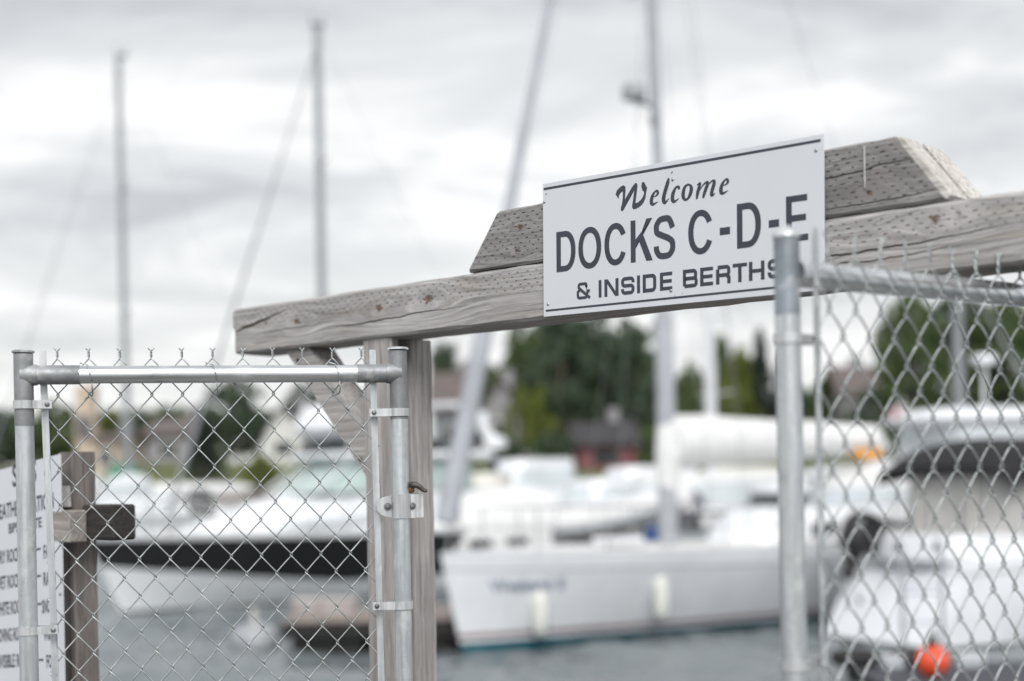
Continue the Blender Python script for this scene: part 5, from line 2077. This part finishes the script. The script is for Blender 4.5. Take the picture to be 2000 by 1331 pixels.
cottage(1128, 1240, 868, 826, 73, 'low red waterfront house under a dark roof, at the foot of the tall trees', 'wall_red', 'roof_dark', 6, frame='roof_dark')
cottage(945, 1012, 790, 742, 82, 'pale grey gabled house between the furled jib and the tall trees', 'wall_grey', 'roof_brown', 7, gable=True)
cottage(845, 925, 800, 725, 86, 'slate coloured house with a brown roof right of the timber post', 'wall_slate', 'roof_brown', 7)
cottage(285, 372, 848, 818, 84, 'low grey house with a brown roof beyond the foredeck of the motor yacht', 'wall_grey', 'roof_brown', 7)
cottage(515, 592, 845, 792, 84, 'white gabled house above the flybridge of the motor yacht', 'wall_white', 'roof_dark', 7, gable=True)
cottage(1648, 1722, 768, 712, 92, 'grey house with a brown roof between the right gate post and the big tree', 'wall_grey', 'roof_brown', 7)
cottage(146, 180, 762, 752, 80, 'slender beige tower block beyond the left gate leaf', 'wall_beige', 'wall_beige', 1.2, flat=True, name='tower_block', frame='wall_grey')
cottage(180, 232, 862, 850, 76, 'low beige shed at the foot of the slender tower block', 'wall_beige', 'roof_brown', 5)

# ------------------------------------------------------------------ trees
def leaf_mat(name, ca, cb, cc):
    m = NT(name)
    g = m.n('ShaderNodeNewGeometry')
    r0 = g.outputs['Random Per Island']
    oi = m.n('ShaderNodeObjectInfo')
    c = m.mix(r0, ca, cb)
    c = m.mix(m.mr(m.noise(m.coord(), .55, 3), .42, .68), c, cc)
    m.put(m.b.inputs['Base Color'], c)
    m.b.inputs['Roughness'].default_value = .6
    m.b.inputs['Specular IOR Level'].default_value = .3
    tr_ = m.n('ShaderNodeBsdfTranslucent')
    m.put(tr_.inputs['Color'], c)
    ms = m.n('ShaderNodeMixShader')
    ms.inputs[0].default_value = .22
    out = m.t.nodes['Material Output']
    m.t.links.new(m.b.outputs[0], ms.inputs[1])
    m.t.links.new(tr_.outputs[0], ms.inputs[2])
    m.t.links.new(ms.outputs[0], out.inputs['Surface'])
    return m.mat


LF = {'dark': leaf_mat('dark_green_leaves', (.060, .090, .060), (.108, .150, .088), (.085, .124, .074)),  # greens lightened and slightly blued: distance haze is put into the leaf colour
      'mid': leaf_mat('mid_green_leaves', (.078, .118, .050), (.138, .185, .070), (.115, .16, .062)),
      'lime': leaf_mat('yellow_green_leaves', (.10, .135, .026), (.19, .215, .048), (.15, .18, .042)),
      'pine': leaf_mat('blue_green_needles', (.020, .030, .024), (.040, .056, .042), (.03, .044, .034))}
BARK = plain('grey_brown_bark', (.105, .088, .072), .95, 0, .25, 3, .5)
LEAFV = {}


def crown(kind, seed, tone, H_=1.0):
    """unit crown: height 1 from z = 0; leaf cards clustered on limb ends"""
    key = (kind, seed, tone)
    if key in LEAFV:
        return LEAFV[key]
    g = np.random.default_rng(seed)
    cl = []
    if kind == 'broad':
        n = 72 if seed < 10 else 120
        while len(cl) < n:
            p = g.uniform(-1, 1, 3)
            if np.dot(p, p) > 1 or (np.dot(p, p) < .16):
                continue
            q = np.array([p[0] * .44, p[1] * .44, .55 + p[2] * .45])
            q[:2] *= 1 - .35 * max(0, p[2]) + .10 * math.sin(5 * p[2] + seed)
            cl.append((q, g.uniform(.06, .125)))
        per, ls = 60, .030
    elif kind == 'cone':
        n = 80
        for i in range(n):
            t = (i + .5) / n
            t = 1 - (1 - t) ** 1.0
            a = i * 2.4
            r = (1 - t) * .21 * g.uniform(.45, 1.08) + .008
            cl.append((np.array([r * math.cos(a), r * math.sin(a), .06 + t * .94]), .035 + .05 * (1 - t)))
        per, ls = 45, .020
    else:  # bush
        n = 46
        while len(cl) < n:
            p = g.uniform(-1, 1, 3)
            if np.dot(p, p) > 1 or p[2] < -.7:
                continue
            cl.append((np.array([p[0] * .62, p[1] * .62, .48 + p[2] * .48]), g.uniform(.08, .16)))
        per, ls = 60, .042
    vs, fs = [], []
    for q, r in cl:
        pp = g.normal(0, 1, (per, 3))
        pp = pp / np.linalg.norm(pp, axis=1)[:, None] * (r * g.uniform(.35, 1.0, per) ** .6)[:, None]
        pp[:, 2] *= .8
        for d in pp:
            c = q + d
            a = g.normal(0, 1, 3)
            a /= np.linalg.norm(a)
            b_ = np.cross(a, g.normal(0, 1, 3))
            b_ /= np.linalg.norm(b_) + 1e-9
            s = ls * g.uniform(.6, 1.35)
            k = len(vs)
            vs += [tuple(c - a * s), tuple(c + b_ * s * .55 + a * s * .1), tuple(c + a * s), tuple(c - b_ * s * .55 + a * s * .1)]
            fs.append((k, k + 1, k + 2, k + 3))
    me = bpy.data.meshes.new(kind + '_crown')
    me.from_pydata(vs, [], fs)
    me.materials.append(LF[tone])
    LEAFV[key] = (me, [tuple(q) for q, r in cl])
    return LEAFV[key]


def tree(name, u, v_top, w_px, Y, kind, tone, seed, label, lift=.12, group='trees on the far shore', deep=1.0):
    top = at(u, v_top, Y)
    g = ground_z(Y) - .25
    Ht = top.z - g
    W = w_px * Y / F
    t = thing(name, label, 'shrub' if kind == 'bush' else 'tree', (top.x, Y, g), random.uniform(-.6, .6), group)
    me, cl = crown(kind, seed, tone)
    o = bpy.data.objects.new('crown', me)
    COL.objects.link(o)
    o.parent = t
    base = {'broad': lift * Ht, 'cone': .04 * Ht, 'bush': 0.0}[kind]
    uw = {'broad': .95, 'cone': .44, 'bush': 1.3}[kind]
    o.location = (0, 0, base)
    o.scale = (W / uw, W / uw * deep, (Ht - base) / 1.0)
    b_ = MB()
    r0 = max(.10, Ht * .022)
    tr_ = random.Random(seed * 31 + int(u))
    tp = [(tr_.uniform(-.15, .15) * i / 6, tr_.uniform(-.15, .15) * i / 6, Ht * .85 * i / 6) for i in range(7)]
    b_.tube(tp, [r0 * (1.25 - .17 * i) for i in range(7)], 9)
    if kind != 'cone':
        for q in tr_.sample(cl, 12):
            e_ = Vector((q[0] * W / uw, q[1] * W / uw * deep, base + q[2] * (Ht - base)))
            s_ = Vector((0, 0, e_.z * .45))
            b_.tube([s_, s_.lerp(e_, .5) + Vector((0, 0, .15)), e_], [r0 * .45, r0 * .28, r0 * .08], 6)
    else:
        for q in tr_.sample(cl, 14):
            e_ = Vector((q[0] * W / uw, q[1] * W / uw, base + q[2] * (Ht - base)))
            b_.tube([(0, 0, e_.z + .15), e_], [r0 * .25, r0 * .06], 5)
    b_.build('trunk', BARK, t, smooth=50)
    return t


T = tree
T('broadleaf_tree', 100, 786, 125, 96, 'broad', 'mid', 1, 'rounded green tree left of the slender beige tower', .05)
T('broadleaf_tree', -10, 800, 130, 98, 'broad', 'dark', 2, 'dark green tree at the left picture edge', .05)
T('broadleaf_tree', 335, 782, 120, 104, 'broad', 'mid', 3, 'green tree behind the low grey house with the brown roof', .03)
T('broadleaf_tree', 215, 800, 110, 100, 'broad', 'lime', 2, 'yellow green tree right of the slender beige tower', .03)
T('shrub', 505, 878, 70, 66, 'bush', 'lime', 7, 'yellowish shrub on the bank below the white gabled house')
T('spruce', 392, 792, 85, 69, 'cone', 'pine', 4, 'small near black spruce beyond the foredeck of the motor yacht')
T('broadleaf_tree', 468, 735, 140, 92, 'broad', 'dark', 5, 'large dark tree above the windscreen of the motor yacht', .05)
T('broadleaf_tree', 590, 752, 125, 98, 'broad', 'dark', 1, 'dark tree behind the white gabled house', .05)
T('broadleaf_tree', 690, 748, 120, 98, 'broad', 'mid', 3, 'green tree seen beside the diagonal timber brace', .05)
T('broadleaf_tree', 872, 655, 92, 92, 'broad', 'dark', 3, 'dark tree above the slate coloured house', .25)
T('broadleaf_tree', 1012, 628, 118, 95, 'broad', 'mid', 1, 'leafy green tree behind the pale grey gabled house', .12)
T('broadleaf_tree', 1092, 596, 150, 90, 'broad', 'dark', 2, 'tallest dark tree, leftmost of the cluster over the red house', .12)
T('broadleaf_tree', 1172, 590, 160, 92, 'broad', 'dark', 5, 'broad dark tree in the middle of the cluster over the red house', .08)
T('broadleaf_tree', 1250, 612, 120, 88, 'broad', 'dark', 3, 'dark tree left of the stout white mast', .08)
T('broadleaf_tree', 930, 700, 110, 104, 'broad', 'mid', 11, 'green tree between the slate house and the grey gabled house', .0)
T('broadleaf_tree', 1060, 660, 150, 108, 'broad', 'mid', 11, 'soft green tree filling in behind the left of the dark cluster', .0)
T('broadleaf_tree', 1140, 650, 170, 110, 'broad', 'dark', 12, 'dense dark tree behind the middle of the cluster', .0)
T('broadleaf_tree', 1222, 655, 150, 108, 'broad', 'mid', 11, 'soft green tree behind the right of the dark cluster', .0)
T('broadleaf_tree', 1300, 735, 140, 112, 'broad', 'mid', 12, 'low distant tree just right of the stout white mast', .0)
T('broadleaf_tree', 1395, 745, 160, 112, 'broad', 'dark', 11, 'low distant tree behind the second white mast', .0)
T('broadleaf_tree', 1445, 688, 110, 104, 'broad', 'lime', 11, 'pale yellow green tree between the second white mast and the tall spruce', .0)
T('broadleaf_tree', 1655, 730, 150, 110, 'broad', 'mid', 12, 'distant green tree behind the grey house beyond the right gate', .0)
T('broadleaf_tree', 1560, 760, 130, 110, 'broad', 'dark', 12, 'low distant tree behind the near gate post', .0)
T('broadleaf_tree', 30, 806, 140, 118, 'broad', 'dark', 11, 'distant dark tree above the notice board', .0)
T('broadleaf_tree', 160, 812, 150, 120, 'broad', 'mid', 12, 'distant tree behind the slender beige tower', .0)
T('broadleaf_tree', 270, 804, 140, 120, 'broad', 'dark', 11, 'distant dark tree right of the beige shed', .0)
T('broadleaf_tree', 400, 796, 150, 122, 'broad', 'mid', 12, 'distant tree behind the small black spruce', .0)
T('broadleaf_tree', 640, 785, 150, 120, 'broad', 'dark', 11, 'distant dark tree right of the white gabled house', .0)
T('shrub', 1032, 745, 105, 76, 'bush', 'lime', 6, 'bright yellow green shrub left of the red house', deep=.8)
T('shrub', 985, 845, 80, 75, 'bush', 'dark', 7, 'low dark shrub below the pale grey gabled house')
T('shrub', 1085, 840, 110, 74, 'bush', 'dark', 6, 'dark shrub against the left wall of the red house')
T('shrub', 1262, 830, 70, 74, 'bush', 'mid', 7, 'green shrub right of the red house')
T('broadleaf_tree', 1348, 712, 92, 82, 'broad', 'mid', 1, 'mid green tree between the two white masts', .0)
T('broadleaf_tree', 1408, 640, 66, 110, 'broad', 'mid', 3, 'tall slim pale tree right of the second white mast', .2)
T('shrub', 1440, 735, 120, 80, 'bush', 'lime', 6, 'yellow green shrub bank left of the dark spruce')
T('spruce', 1484, 646, 84, 80, 'cone', 'pine', 4, 'tall dark spruce just left of the near gate post')
T('spruce', 1530, 690, 80, 84, 'cone', 'pine', 4, 'second dark spruce, behind the near gate post')
T('broadleaf_tree', 1625, 728, 110, 96, 'broad', 'mid', 5, 'low green tree right of the near gate post', .05)
T('broadleaf_tree', 1700, 756, 110, 86, 'broad', 'dark', 2, 'low dark tree in front of the grey house beyond the right gate', .02)
T('broadleaf_tree', 1778, 578, 165, 72, 'broad', 'mid', 11, 'big bright edged tree, leftmost of the row behind the right gate leaf', .10)
T('broadleaf_tree', 1868, 572, 190, 74, 'broad', 'dark', 12, 'big dark tree, middle of the row behind the right gate leaf', .08)
T('broadleaf_tree', 1968, 590, 190, 72, 'broad', 'mid', 11, 'big tree at the right picture edge behind the gate leaf', .08)
T('shrub', 1790, 800, 150, 70, 'bush', 'dark', 7, 'dark shrub at the foot of the big bright edged tree')
T('shrub', 1920, 790, 170, 70, 'bush', 'dark', 6, 'dark shrub at the foot of the big tree at the right edge')
